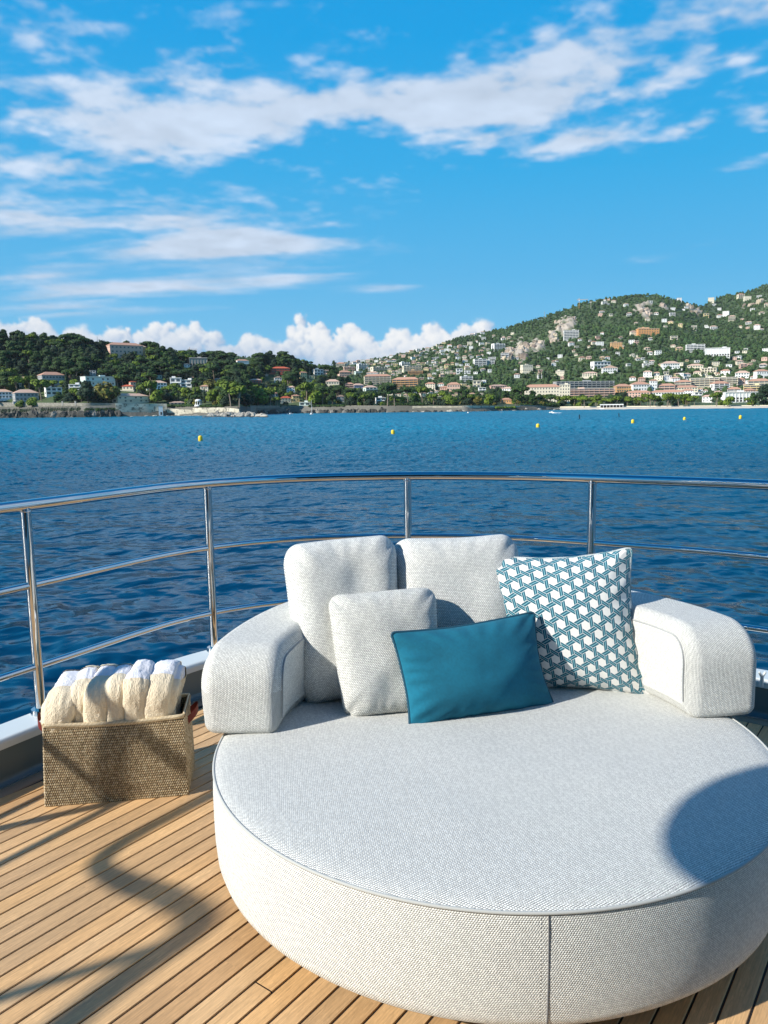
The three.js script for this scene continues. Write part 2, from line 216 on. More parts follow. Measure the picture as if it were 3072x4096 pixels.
// bare rock: [X, Y, half-width, half-height] in the photograph, taken to the slope
const ROCKS = [[2262, 1312, 44, 40], [2215, 1340, 22, 30], [2085, 1405, 34, 44], [2145, 1385, 34, 38], [2032, 1432, 26, 22], [2567, 1240, 30, 20], [2655, 1232, 26, 16], [2585, 1262, 24, 12], [2760, 1236, 14, 16], [2790, 1252, 16, 10], [2608, 1222, 26, 8], [3020, 1218, 40, 6], [1560 + 480, 1418, 16, 20]];
const rockSpots = ROCKS.map(([X, Y, a, b]) => { const p = onGround(X, Y), r = Math.hypot(p.x, p.z); const q = onGround(X, Y - b), q2 = onGround(X, Y + b); return { p, az: Math.atan2(p.x, -p.z), hw: a / 3076 * 0.85, r0: Math.hypot(q2.x, q2.z), r1: Math.hypot(q.x, q.z), rad: a / 3076 * r, r }; });
function rockiness(x, z) { const r = Math.hypot(x, z), a = Math.atan2(x, -z); let m = 0; for (const k of rockSpots) { const dx = (a - k.az) / k.hw, dr = (r - (k.r0 + k.r1) / 2) / (Math.max(18, k.r1 - k.r0) * 0.5); const d = dx * dx + dr * dr; if (d < 3) m = Math.max(m, 1 - d * 0.72 + (fbm(x / 14, z / 26, 4) - 0.5) * 2.4 - 0.12); } return clamp(m); }
{
  const A0 = -46, A1 = 46, NA = 700, NR = 190, pos = [], col = [], uv = [], ix = [];
  for (let i = 0; i <= NA; i++) { const a = lerp(A0, A1, i / NA), s = shoreAt(a);
    for (let j = 0; j <= NR; j++) {
      const t = j / NR, r = j < 10 ? s - 14 + j * 2.6 : s + 12 + Math.pow((j - 10) / (NR - 10), 1.55) * 3300, x = Math.sin(a * RAD) * r, z = -Math.cos(a * RAD) * r, k = rockiness(x, z);
      let y = ground(x, z); if (k > 0.1) y += k * (9 * noise2(x / 6, z / 22) + 9 * Math.abs(fbm(x / 13, z / 60, 3) - .5) * 2);
      pos.push(x, y, z); uv.push(x, z);
      const n = fbm(x / 40, z / 40, 3), near = r - s, sand = a > azel(2225, 1640)[0] ? smooth(22, 12, near) : 0, shoreRock = (1 - sand) * smooth(16, 8, near);
      let c = [lerp(.04, .085, n), lerp(.075, .115, n), lerp(.022, .04, n)];
      c = c.map((v, q) => lerp(v, [.46, .39, .31][q] * (0.35 + 1.0 * fbm(x / 7, z / 30, 4)), smooth(.25, .6, k))); c = c.map((v, q) => lerp(v, [.15, .14, .115][q] * (0.4 + n), shoreRock)); c = c.map((v, q) => lerp(v, [.46, .41, .34][q], sand));
      col.push(...c);
      if (i < NA && j < NR) { const p = i * (NR + 1) + j, q = p + NR + 1; ix.push(p, q, p + 1, q, q + 1, p + 1); }
    } }
  const soil = texture(256, 256, (u, v) => { const n = wrapNoise(u, v, 6, 5); return [0.6 + 0.4 * n, 0.6 + 0.4 * n, 0.6 + 0.4 * n]; });
  const m = new THREE.MeshStandardMaterial({ vertexColors: true, roughness: 1, bumpMap: every(soil, 60), bumpScale: 3 });
  tag(part('hills', geoOf(pos, ix, uv, col), m), 'green headland and mountain slopes round the bay', 'hills', null, 'structure');
}

// ---------------------------------------------------------------- buildings: X of the middle, top, foot and width in the photograph | form | wall | roof | label
const WALLS = { w: [M.white, 'white'], c: [M.cream, 'cream'], p: [M.pink, 'pink'], o: [M.ochre, 'ochre'], y: [M.yellow, 'yellow'], s: [M.stone, 'grey stone'], g: [M.grey, 'grey'], l: [M.lilac, 'lilac'], r: [M.red, 'red'], m: [M.mint, 'pale green'], O: [M.orange, 'orange'] };
const ROOFS = { t: [M.tile, 'terracotta roofed'], p: [M.tilePale, 'pale tile roofed'], r: [M.tileRed, 'red roofed'], f: [M.flat, 'flat roofed'], d: [M.dark, 'dark roofed'] };
const LIST = `
502,1387,1444,122|palace|p|t|pink palace|with terracotta hip roof crowning the wooded headland
566,1394,1440,34|villa|o|p|ochre wing|at the shaded end of the pink palace
208,1494,1537,82|villa|g|t|broad villa|with wide terracotta roof among dark pines on the headland
393,1511,1545,112|modern|m|f|long white modern villa|with large windows halfway up the headland
8,1562,1594,66|villa|w|p|white bungalow|with pale tile roof cut off by the photo edge above the dark rocks
104,1564,1606,78|villa|g|p|grey house|with pale tile roof and shaded veranda above the dark rocks
214,1554,1582,54|modern|w|f|white terrace house|half hidden by pines above the dark rocks
301,1541,1562,38|modern|w|f|little white cube house|below the long white modern villa
522,1578,1611,122|modern|c|p|cream long house|standing on the bright sea wall
514,1541,1560,40|villa|c|r|red roofed bungalow|with low red roof beside a small tower
531,1527,1556,22|villa|c|r|small tower house|with pointed red roof behind the cream long house
627,1525,1555,68|villa|w|p|white balcony house|with pink roof right of the small tower house
705,1514,1550,40|modern|w|f|white cube villa|with open roof frame, left of a white pair
748,1521,1548,40|modern|w|f|white cube villa|with wide terrace, right of a white pair
794,1434,1474,66|arcade|s|f|grey stone mansion|with arched terrace under a crane on the headland
969,1439,1464,48|villa|w|t|white crest villa|behind trees on the headland skyline
873,1514,1528,32|villa|p|p|small roofed villa|with one dish, in dark trees right of the white cubes
1022,1518,1536,46|villa|r|p|low red house|with shallow tile roof on the headland slope
819,1543,1572,30|villa|c|t|cream villa|beside tall cypresses above the white temple
710,1608,1620,56|villa|s|p|low pavilion|with pale roof behind the hedge by the white temple
1120,1469,1493,72|villa|r|r|long red house|with red tile roof below the three skyline cypresses
1112,1508,1531,28|gable|w|p|white gabled house|below the long red house
1212,1488,1522,28|villa|y|t|yellow tower villa|beside a tall dark cypress
1271,1478,1501,38|modern|w|f|white frame house|on the shoulder of the wooded headland
1303,1482,1511,24|modern|p|f|pink and white house|stepping down right of the white frame house
1331,1519,1553,52|villa|c|p|tall cream villa|with tiled turret above the umbrella pines
1378,1483,1508,48|villa|p|t|pink porch villa|with red gables near the headland end
1398,1532,1560,32|apartment|p|t|pink stepped house|left of the lilac terrace
1432,1535,1562,42|villa|l|p|lilac house|in the terrace above the shore pines
1480,1543,1577,48|apartment|m|p|pale green house|with balconies above the shore pines
1163,1546,1568,32|villa|w|p|white square house|above dense pines left of the tall cream villa
1182,1580,1606,28|villa|y|t|yellow house|with a white dish on its red roof near the shore
1142,1587,1611,40|villa|c|r|red roofed cottage|behind the dark shore hedge
1222,1609,1623,44|modern|m|f|low glass pavilion|on the shore wall behind the sailing boat
1364,1583,1607,28|gable|g|p|grey gabled house|in the trees above the shore wall
1522,1590,1614,38|modern|w|f|white boathouse|under leaning umbrella pines
1510,1498,1538,106|apartment|c|t|terraced apartment block|with terracotta top, left one of two above the pines
1625,1510,1554,104|apartment|o|t|terraced apartment block|with terracotta top, right one of two above the pines
1722,1531,1560,38|villa|c|t|cream villa with red roof|right of the terraced apartment blocks
1815,1531,1566,50|villa|p|t|pink square villa|with orange roof above the middle shore
1777,1546,1564,34|villa|p|t|red roofed annex|left of the pink square villa
1764,1532,1545,24|villa|w|t|small white house|above the red roofed annex
1865,1506,1527,46|apartment|w|f|white balcony block|with four long balcony bands above the palms
1907,1522,1552,30|modern|c|f|pale stepped villa|with roof terrace and palms at its side
1990,1540,1554,64|villa|p|p|long pink house|below the dark wood on the point
1928,1550,1569,28|modern|w|f|white stepped house|left of the long pink house
2030,1549,1572,36|villa|w|p|white corner house|behind the pines by the restaurant
2024,1593,1614,40|villa|o|t|restaurant pavilion|with orange roof on the shore terrace
1446,1456,1485,34|apartment|w|f|white tower block|on the left foot of the mountain
1516,1468,1485,62|apartment|c|f|long terrace block|right of the white tower block
1364,1450,1468,34|apartment|c|t|cream block|at the very left foot of the mountain
1397,1467,1485,44|apartment|p|f|pink low block|below the cream block
1433,1485,1498,28|apartment|m|f|pale green low block|under the white tower block
1492,1487,1503,44|apartment|w|p|white row with tiled roof|under the long terrace block
1618,1450,1468,36|apartment|w|f|upper terraced flats|of three banded rows on the mountain foot
1648,1464,1484,74|apartment|c|f|wide terraced flats|the middle of three banded rows on the mountain foot
1662,1482,1500,58|apartment|o|f|lower terraced flats|of three banded rows on the mountain foot
1919,1438,1466,48|apartment|w|f|long white stepped building|below the pale cliffs
1958,1443,1461,36|apartment|w|f|white annex|right of the long white stepped building
1968,1429,1445,30|apartment|w|f|white flats|above the long white stepped building
1837,1475,1496,24|modern|w|f|white cube|among gardens in the middle of the town slope
1869,1482,1495,24|modern|w|f|white bungalow|right of the white cube
1992,1376,1402,46|apartment|w|f|white clustered house|high left of the pale cliffs
2019,1414,1442,30|apartment|w|f|white apartments|touching the pale cliffs
2168,1541,1612,134|hotel|c|t|cream hotel|with rows of tall windows on the point
2258,1541,1612,40|hotel|c|f|shaded hotel wing|at the right end of the cream hotel
2334,1528,1562,228|apartment|g|f|long grey apartment block|behind the cream hotel
2364,1556,1592,172|apartment|p|f|long pink apartment block|right of the cream hotel by the beach
2489,1539,1570,56|villa|o|t|ochre villa|with orange roof right of the long pink block
2558,1530,1564,62|villa|w|t|tall white villa|with red roof and gables behind the beach
2284,1324,1360,56|apartment|w|f|white stepped complex|right of the tallest pale cliff
2106,1461,1490,42|villa|c|f|cream block house|with one cypress against its wall
2359,1489,1508,54|villa|c|p|cream long villa|above the grey apartment block
2401,1448,1476,66|modern|w|f|white villa with dark arches|left of a green lawn
2437,1466,1491,54|gable|w|p|white chalet|with pink gable roof under a flagpole
2240,1484,1501,32|villa|c|f|small cream villa|with porch in dark trees above the hotel
2464,1371,1392,40|villa|o|f|peach house|alone in the middle of the mountain
2398,1368,1385,28|gable|w|f|white gabled house|left of the peach house
2590,1318,1343,78|palace|O|f|orange castle|on a garden terrace high on the mountain
2574,1312,1324,40|villa|O|f|orange upper house|behind the orange castle
2868,1396,1432,80|arcade|w|f|white institution|with two storeys of arcades on the mountain side
2780,1381,1406,64|apartment|w|f|white curved flats|left of the white institution
3043,1482,1514,42|villa|w|t|white tower villa|with small red turret near the right edge
2680,1449,1477,60|villa|w|p|white manor|with a lookout turret in dark trees
2780,1459,1480,54|villa|c|p|cream manor|with gable left of the arcaded terrace
2838,1474,1492,50|arcade|c|f|arcaded terrace house|in trees right of the cream manor
2902,1480,1499,30|villa|w|t|white house with pink roof|right of the arcaded terrace house
2968,1487,1512,46|villa|w|p|white pedimented villa|above the town left of the tower villa
2732,1524,1548,58|apartment|c|t|cream balcony block|left of two long cream blocks
2816,1516,1548,100|apartment|c|f|long cream block|with banded balconies in mid town
2904,1513,1543,76|apartment|c|f|long cream block with slabs|right of mid town
2956,1514,1536,34|villa|p|t|pink house|at the right end of the long cream blocks
2878,1530,1560,56|apartment|w|t|plain white block|in front of the long cream blocks
2739,1545,1569,86|villa|c|t|long orange roof|over a cream row in mid town
2662,1537,1562,74|apartment|p|t|pink terrace|with red roof left of the long orange roof
2612,1522,1562,26|villa|w|t|narrow white house|between the tall white villa and pink terrace
2668,1563,1590,120|villa|w|t|long low building|with terracotta roof behind the beach pines
2555,1564,1588,88|villa|p|t|row of pink houses|behind the beach pines
2962,1572,1609,124|arcade|w|f|white modern hall|with tall square columns behind the beach
2750,1557,1578,40|villa|w|t|white cottage|with red roof and green front in mid town
2792,1570,1592,28|modern|w|f|white garden house|among palms behind the beach
2828,1583,1609,34|villa|w|p|white beach house|with awning behind the beach trees
3012,1544,1572,64|apartment|y|f|yellow block|with balconies near the right edge
2936,1552,1576,44|apartment|w|t|white stepped block|above the white modern hall
3036,1520,1547,72|apartment|c|t|cream block|cut off by the right edge of the photo
2700,1510,1528,30|villa|w|p|white hillside villa|above the cream balcony block
2635,1505,1525,30|villa|c|f|cream hillside house|above the narrow white house
2668,1503,1522,28|villa|w|f|white hillside house|above the pink terrace
2566,1511,1529,24|villa|p|t|pink turret house|above the tall white villa
2530,1508,1522,22|villa|w|t|small red roofed house|above the ochre villa
3054,1566,1596,40|villa|c|t|cream corner house|at the right edge above the beach
2996,1558,1580,36|villa|p|t|pink roof house|between the yellow block and white hall`.trim().split('\n');
const built = [];                          // {a, hw, r, e0, e1, short, X, Y} of each building, for the trees and the other houses
function hip(W, D, h, o = 0.6) { const a = W / 2 + o, b = D / 2 + o, k = Math.max(0.1, a - b * 0.95), p = [-a, 0, b, a, 0, b, a, 0, -b, -a, 0, -b, -k, h, 0, k, h, 0], f = [0, 1, 5, 0, 5, 4, 1, 2, 5, 2, 3, 4, 2, 4, 5, 3, 0, 4], q = []; for (const i of f) q.push(p[i * 3], p[i * 3 + 1], p[i * 3 + 2]); const g = geoOf(q); const s = new THREE.BoxGeometry(2 * a, 0.3, 2 * b).toNonIndexed(); s.deleteAttribute('uv'); s.translate(0, -0.151, 0); return mergeGeometries([g, s]); }
function gable(W, D, h, o = 0.5) { const a = W / 2 + o, b = D / 2 + o, s = new THREE.Shape([new THREE.Vector2(-a, -0.3), new THREE.Vector2(a, -0.3), new THREE.Vector2(a, 0), new THREE.Vector2(0, h), new THREE.Vector2(-a, 0)]); const g = new THREE.ExtrudeGeometry(s, { depth: 2 * b, bevelEnabled: false }); g.translate(0, 0, -b); return g; }
const archGeo = (() => { const s = new THREE.Shape(); s.moveTo(-0.5, 0); s.lineTo(0.5, 0); s.lineTo(0.5, 0.62); s.absarc(0, 0.62, 0.5, 0, Math.PI, false); return new THREE.ExtrudeGeometry(s, { depth: 0.15, bevelEnabled: false, curveSegments: 8 }); })();
const balconyGeo = mergeGeometries([new THREE.BoxGeometry(1, 0.16, 1.5).translate(0, 0, 0.75), new THREE.BoxGeometry(1, 0.8, 0.12).translate(0, 0.36, 1.46)]);
function building(X, top, foot, w, form, wk, rk, short, rest, seed, group) {
  const R = rng(seed), p = onGround(X, foot), r = Math.hypot(p.x, p.z), W = w * r / 3076, H = (foot - top) * r / 3076, D = clamp(W * (form === 'hotel' ? 0.3 : 0.62), 5, 15), turn = Math.atan2(-p.x, -p.z) + (form === 'hotel' ? 0.0 : (R() - 0.35) * 0.7);
  const a = Math.atan2(p.x, -p.z); built.push({ a, hw: W / 2 / r, r, e0: (p.y - EYE) / r, e1: (p.y - EYE + H) / r, short, X, Y: foot, W, D });
  const name = form === 'apartment' ? 'apartment_block' : form === 'hotel' ? 'hotel' : form === 'palace' ? 'palace' : form === 'villa' ? 'villa' : 'house';
  const t = thing(name, `${short}${rest ? ' ' + rest : ''}`, form === 'apartment' ? 'apartment block' : form === 'hotel' ? 'hotel' : form === 'villa' ? 'villa' : 'house', V(p.x, p.y, p.z), turn, group);
  const wall = WALLS[wk][0], rf = ROOFS[rk][0], pitched = rk !== 'f' && rk !== 'd', rh = pitched ? Math.min(H * 0.3, D * 0.26) : 0.5, hw = Math.max(2.2, H - rh), z = D / 2;
  box('wall', W, hw + 5, D, 0, hw / 2 - 2.5, 0, wall, t);
  if (pitched) { const roof = part('roof', form === 'gable' ? gable(W, D, rh * 1.3) : hip(W, D, rh), rf, t); roof.position.y = hw + 0.15; if (W > 9) box('chimney', 0.7, 1.5, 0.7, W * 0.22, rh * 0.75, -D * 0.12, wall, roof); }
  else { box('roof', W + 0.7, 0.4, D + 0.7, 0, hw + 0.2, 0, rf, t); if (w > 30) box('roof_hut', 3 + W * 0.1, 1.8, 3, W * (R() - 0.5) * 0.6, hw + 1.3, -D * 0.2, wall, t); }
  const n = Math.max(1, form === 'modern' ? Math.min(2, Math.round(hw / 3.3)) : Math.round(hw / 3.3)), sh = hw / n;
  if (form === 'apartment') {
    for (let k = 0; k < n; k++) {
      box('window', W * 0.94, sh * 0.62, 0.1, 0, k * sh + sh * 0.48, z + 0.03, M.glass, t);
      const b = part('balcony', balconyGeo, wall, t); b.scale.set(W * (1.02 - 0.05 * (k % 2)), sh / 3.2, 1); b.position.set(0, k * sh + 0.12, z + 0.08);
      if (k && pitched && w > 80) box('awning', W * 0.18, 0.12, 1.3, W * (R() - 0.5) * 0.7, (k + 1) * sh - 0.35, z + 0.75, M.awning, t);
    }
    const c = Math.max(2, Math.round(W / 7)); for (let i = 0; i <= c; i++) box('partition', 0.35, hw - 0.1, 1.3, (i / c - 0.5) * W * 0.97, hw / 2, z + 0.68, wall, t);
    for (const s of [-1, 1]) box('window', 0.1, hw * 0.5, D * 0.3, s * (W / 2 + 0.03), hw * 0.55, 0, M.glass, t);
  } else if (form === 'arcade') {
    const c = Math.max(3, Math.round(W / 4.2)); for (let k = 0; k < Math.min(2, n); k++) for (let i = 0; i < c; i++) { const o = part('arch', archGeo, M.shade, t); o.scale.set(W / c * 0.62, sh * 0.72, 1); o.position.set(((i + 0.5) / c - 0.5) * W, k * sh + 0.4, z - 0.08); }
    for (let i = 0; i <= c; i++) box('pilaster', 0.4, hw, 0.5, (i / c - 0.5) * W, hw / 2, z + 0.26, wall, t);
    box('cornice', W + 0.8, 0.45, 0.9, 0, hw - 0.3, z + 0.46, wall, t);
  } else if (form === 'modern') {
    const c = Math.max(2, Math.round(W / 6)), some = w > 100 ? .34 : .66; for (let k = 0; k < n; k++) { for (let i = 0; i < c; i++) if (w < 90 || (i + k) % 3) box('window', W / c * some, sh * (w > 100 ? .4 : .55), 0.12, ((i + 0.5) / c - 0.5) * W, k * sh + sh * 0.46, z + 0.03, M.glass, t); box('ledge', W + 0.5, 0.25, 0.9, 0, (k + 1) * sh - 0.24, z + 0.46, wall, t); }
    for (const s of [-1, 1]) box('window', 0.12, sh * 0.55, D * 0.4, s * (W / 2 + 0.03), sh * 0.5, 0, M.glass, t);
  } else {
    const gap = form === 'hotel' ? 4.0 : form === 'palace' ? 5.6 : 3.8, c = Math.max(2, Math.min(14, Math.round(W / gap))), rows = form === 'hotel' ? Math.max(3, Math.round(hw / 3.9)) : form === 'palace' ? 3 : Math.min(n, w > 40 ? 2 : 3), h2 = hw / rows, ww = Math.min(1.25, W / c * 0.42), big = w > 45;
    for (let k = 0; k < rows; k++) for (let i = 0; i < c; i++) { const o = box('window', ww, Math.min(1.9, h2 * 0.56), 0.14, ((i + 0.5) / c - 0.5) * W * 0.96, k * h2 + h2 * 0.52, z + 0.03, M.glass, t); if (big && form !== 'hotel') for (const s of [-1, 1]) box('shutter', 0.42, 1.02, 0.6, s * 0.72, 0, 0.3, M.shutter, o); }
    const cs = Math.max(1, Math.round(D / 4.5)); for (const s of [-1, 1]) for (let k = 0; k < rows; k++) for (let i = 0; i < cs; i++) box('window', 0.14, Math.min(1.7, h2 * 0.52), 1.1, s * (W / 2 + 0.03), k * h2 + h2 * 0.52, ((i + 0.5) / cs - 0.5) * D, M.glass, t);
    if (big || form === 'hotel') { box('cornice', W + 0.9, 0.5, D + 0.9, 0, hw - 0.26, 0, wall, t); box('string_course', W + 0.4, 0.25, D + 0.4, 0, h2 + 0.1, 0, wall, t); }
    if (form === 'villa' && w > 26) { box('terrace', W * 1.25, 3, 4, 0, -1.6, z + 1.9, wall, t); }
  }
  return t;
}
LIST.forEach((l, i) => { const [nums, form, wk, rk, short, rest] = l.split('|'), [X, top, foot, w] = nums.split(',').map(Number); building(X, top, foot, w, form, wk, rk, short, rest, 300 + i); });
// the many small houses of the slopes: thick in the town at the left foot of the mountain, loose elsewhere
{
  const R = rng(42), spots = [], zones = [[1380, 1560, 1440, 1500, 34, 15, 'in the dense town at the mountain foot'], [1560, 1800, 1405, 1520, 58, 16, 'in the dense town on the lower slope'], [1690, 1960, 1375, 1500, 46, 17, 'on the town slope below the skyline'], [1860, 2060, 1330, 1440, 16, 17, 'high left of the pale cliffs'], [2060, 2260, 1430, 1520, 14, 18, 'in the wood under the pale cliffs'], [2280, 2560, 1330, 1480, 26, 20, 'on the middle of the mountain'], [2380, 2760, 1200, 1300, 22, 17, 'near the mountain top'], [2560, 2800, 1300, 1480, 18, 20, 'on the mountain right of its middle'], [2820, 3072, 1190, 1330, 22, 20, 'on the far slope beyond the saddle'], [2800, 3072, 1400, 1500, 14, 22, 'above the right of town'], [2560, 3072, 1500, 1590, 30, 26, 'in the town behind the beach'], [1560, 1950, 1520, 1590, 18, 20, 'in gardens behind the middle shore'], [60, 1000, 1470, 1585, 10, 22, 'in the pines of the headland'], [1050, 1400, 1500, 1600, 8, 20, 'in gardens at the headland end']];
  for (const [x0, x1, y0, y1, n, size, where] of zones) {
    const mine = [];
    for (let i = 0, tries = 0; i < n && tries < n * 30; tries++) {
      const X = lerp(x0, x1, R()), Y = lerp(y0, y1, R()), w = size * (0.5 + 0.7 * R()), h = w * (0.5 + 0.35 * R()), [a, e] = azel(X, Y), p = onGround(X, Y), r = Math.hypot(p.x, p.z);
      if (Math.abs((p.y - EYE) / r - Math.tan(e * RAD)) > 0.004 || rockiness(p.x, p.z) > 0.3) continue;
      if (spots.some((s) => Math.abs(s[0] - X) < (s[2] + w) * 0.52 && Math.abs(s[1] - Y) < (s[3] + h) * 0.5) || built.some((s) => Math.abs(s.X - X) < s.hw * 3076 + w * 0.55 && Y > s.Y - (s.e1 - s.e0) * 3076 - 2 && Y - h < s.Y + 2)) continue;
      spots.push([X, Y, w, h]); mine.push([X, Y, w, h, 'wwwwccwcpwyc'[Math.floor(R() * 12)], 'tpfpfffp'[Math.floor(R() * 8)], ['villa', 'villa', 'modern', 'villa', 'apartment'][Math.floor(R() * 5)]]); i++;
    }
    const words = mine.map((m) => `${WALLS[m[4]][1]} ${ROOFS[m[5]][1].replace(' roofed', '-roofed').replace(' ', '-')} ${m[6] === 'apartment' ? 'block' : m[6] === 'modern' ? 'cube house' : 'house'}`), order = ['', 'second', 'third', 'fourth', 'fifth', 'sixth', 'seventh', 'eighth', 'ninth', 'tenth'];
    mine.forEach((m, i) => {
      const same = mine.map((_, q) => q).filter((q) => words[q] === words[i]).sort((p, q) => mine[p][0] - mine[q][0]), k = same.indexOf(i);
      const pick = same.length === 1 ? `only small ${words[i]}` : k === 0 ? `leftmost small ${words[i]}` : k === same.length - 1 ? `rightmost small ${words[i]}` : `${order[k]} small ${words[i]} from left`;
      building(m[0], m[1] - m[3], m[1], m[2], m[6], m[4], m[5], pick, where, 900 + i * 7 + Math.floor(m[0]), 'small houses on the slopes');
    });
  }
}

// ---------------------------------------------------------------- trees
function crownGeo(lumps, n, size, seed, flat = 0.35) {      // lumps: [x, y, z, rx, ry]; leaf sprays over each lump, and a rough dark heart in it
  const R = rng(seed), p = [], c = [], N = [], push = (v, k, nn) => { p.push(v.x, v.y, v.z); c.push(k, k, k); N.push(nn.x, nn.y, nn.z); }, q = V(0, 0, 0), u = V(0, 0, 0), w = V(0, 0, 0), area = lumps.reduce((s, l) => s + l[3] * l[4], 0);
  for (const [x, y, z, rx, ry] of lumps) {
    const tint = 0.72 + 0.5 * R();
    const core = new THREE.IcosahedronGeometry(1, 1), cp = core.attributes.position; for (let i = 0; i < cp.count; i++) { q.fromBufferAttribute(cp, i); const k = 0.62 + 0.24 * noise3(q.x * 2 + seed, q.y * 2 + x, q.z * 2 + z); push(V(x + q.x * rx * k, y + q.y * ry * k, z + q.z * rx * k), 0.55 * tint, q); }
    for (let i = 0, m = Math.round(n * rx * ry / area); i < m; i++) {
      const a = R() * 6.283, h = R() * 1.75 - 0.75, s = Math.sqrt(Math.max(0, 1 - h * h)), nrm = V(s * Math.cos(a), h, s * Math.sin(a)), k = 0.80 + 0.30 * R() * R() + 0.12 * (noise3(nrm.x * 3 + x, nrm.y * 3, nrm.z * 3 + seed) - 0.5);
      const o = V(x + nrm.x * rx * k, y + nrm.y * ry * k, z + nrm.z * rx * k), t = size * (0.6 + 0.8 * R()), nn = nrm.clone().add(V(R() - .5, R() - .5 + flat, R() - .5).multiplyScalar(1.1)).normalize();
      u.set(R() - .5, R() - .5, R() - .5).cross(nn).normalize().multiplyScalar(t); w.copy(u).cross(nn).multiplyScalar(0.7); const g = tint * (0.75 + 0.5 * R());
      const A = o.clone().add(u), B = o.clone().add(w), C = o.clone().sub(u), D = o.clone().sub(w).addScaledVector(nn, t * 0.3); for (const v of [A, C, B, A, D, C]) push(v, g, nn);
    }
  }
  const g = new THREE.BufferGeometry(); g.setAttribute('position', new THREE.Float32BufferAttribute(p, 3)); g.setAttribute('normal', new THREE.Float32BufferAttribute(N, 3)); g.setAttribute('color', new THREE.Float32BufferAttribute(c, 3)); return g;
}
function trunkGeo(h, r, lean, limbs, seed) { const R = rng(seed), gs = [], top = V(lean, h, lean * 0.4), tap = (pts, a, b) => { const c = new THREE.CatmullRomCurve3(pts), n = 5, s = 6, pos = [], ix = []; for (let i = 0; i <= n; i++) { const o = c.getPoint(i / n), k = lerp(a, b, i / n); for (let j = 0; j <= s; j++) { const t = j / s * 6.2832; pos.push(o.x + Math.cos(t) * k, o.y, o.z + Math.sin(t) * k); } } for (let i = 0; i < n; i++) for (let j = 0; j < s; j++) { const q = i * (s + 1) + j; ix.push(q, q + s + 1, q + 1, q + 1, q + s + 1, q + s + 2); } return geoOf(pos, ix); };
  gs.push(tap([V(0, -2, 0), V(lean * .2, h * .4, 0), top], r, r * .6)); for (const l of limbs) gs.push(tap([V(lean * .6, h * .72, lean * .2), V((l[0] + lean) / 2, lerp(h, l[1], .45), l[2] / 2), V(l[0], l[1], l[2])], r * .5, r * .16)); return mergeGeometries(gs); }
const leafy = (r, g, b) => new THREE.MeshStandardMaterial({ color: rgb(r, g, b), roughness: .85, vertexColors: true, side: THREE.DoubleSide });
const LEAF = { pine: leafy(.036, .080, .011), bright: leafy(.135, .20, .013), deep: leafy(.016, .040, .013), olive: leafy(.085, .12, .055), cypress: leafy(.022, .05, .016), palm: leafy(.08, .12, .03), rust: leafy(.17, .15, .02) };
const KINDS = {};
function kind(key, name, words, H, Wd, leaf, crown, trunk, bark = M.trunk) { KINDS[key] = { name, words, H, Wd, leaf: LEAF[leaf], crown, trunk, bark }; }
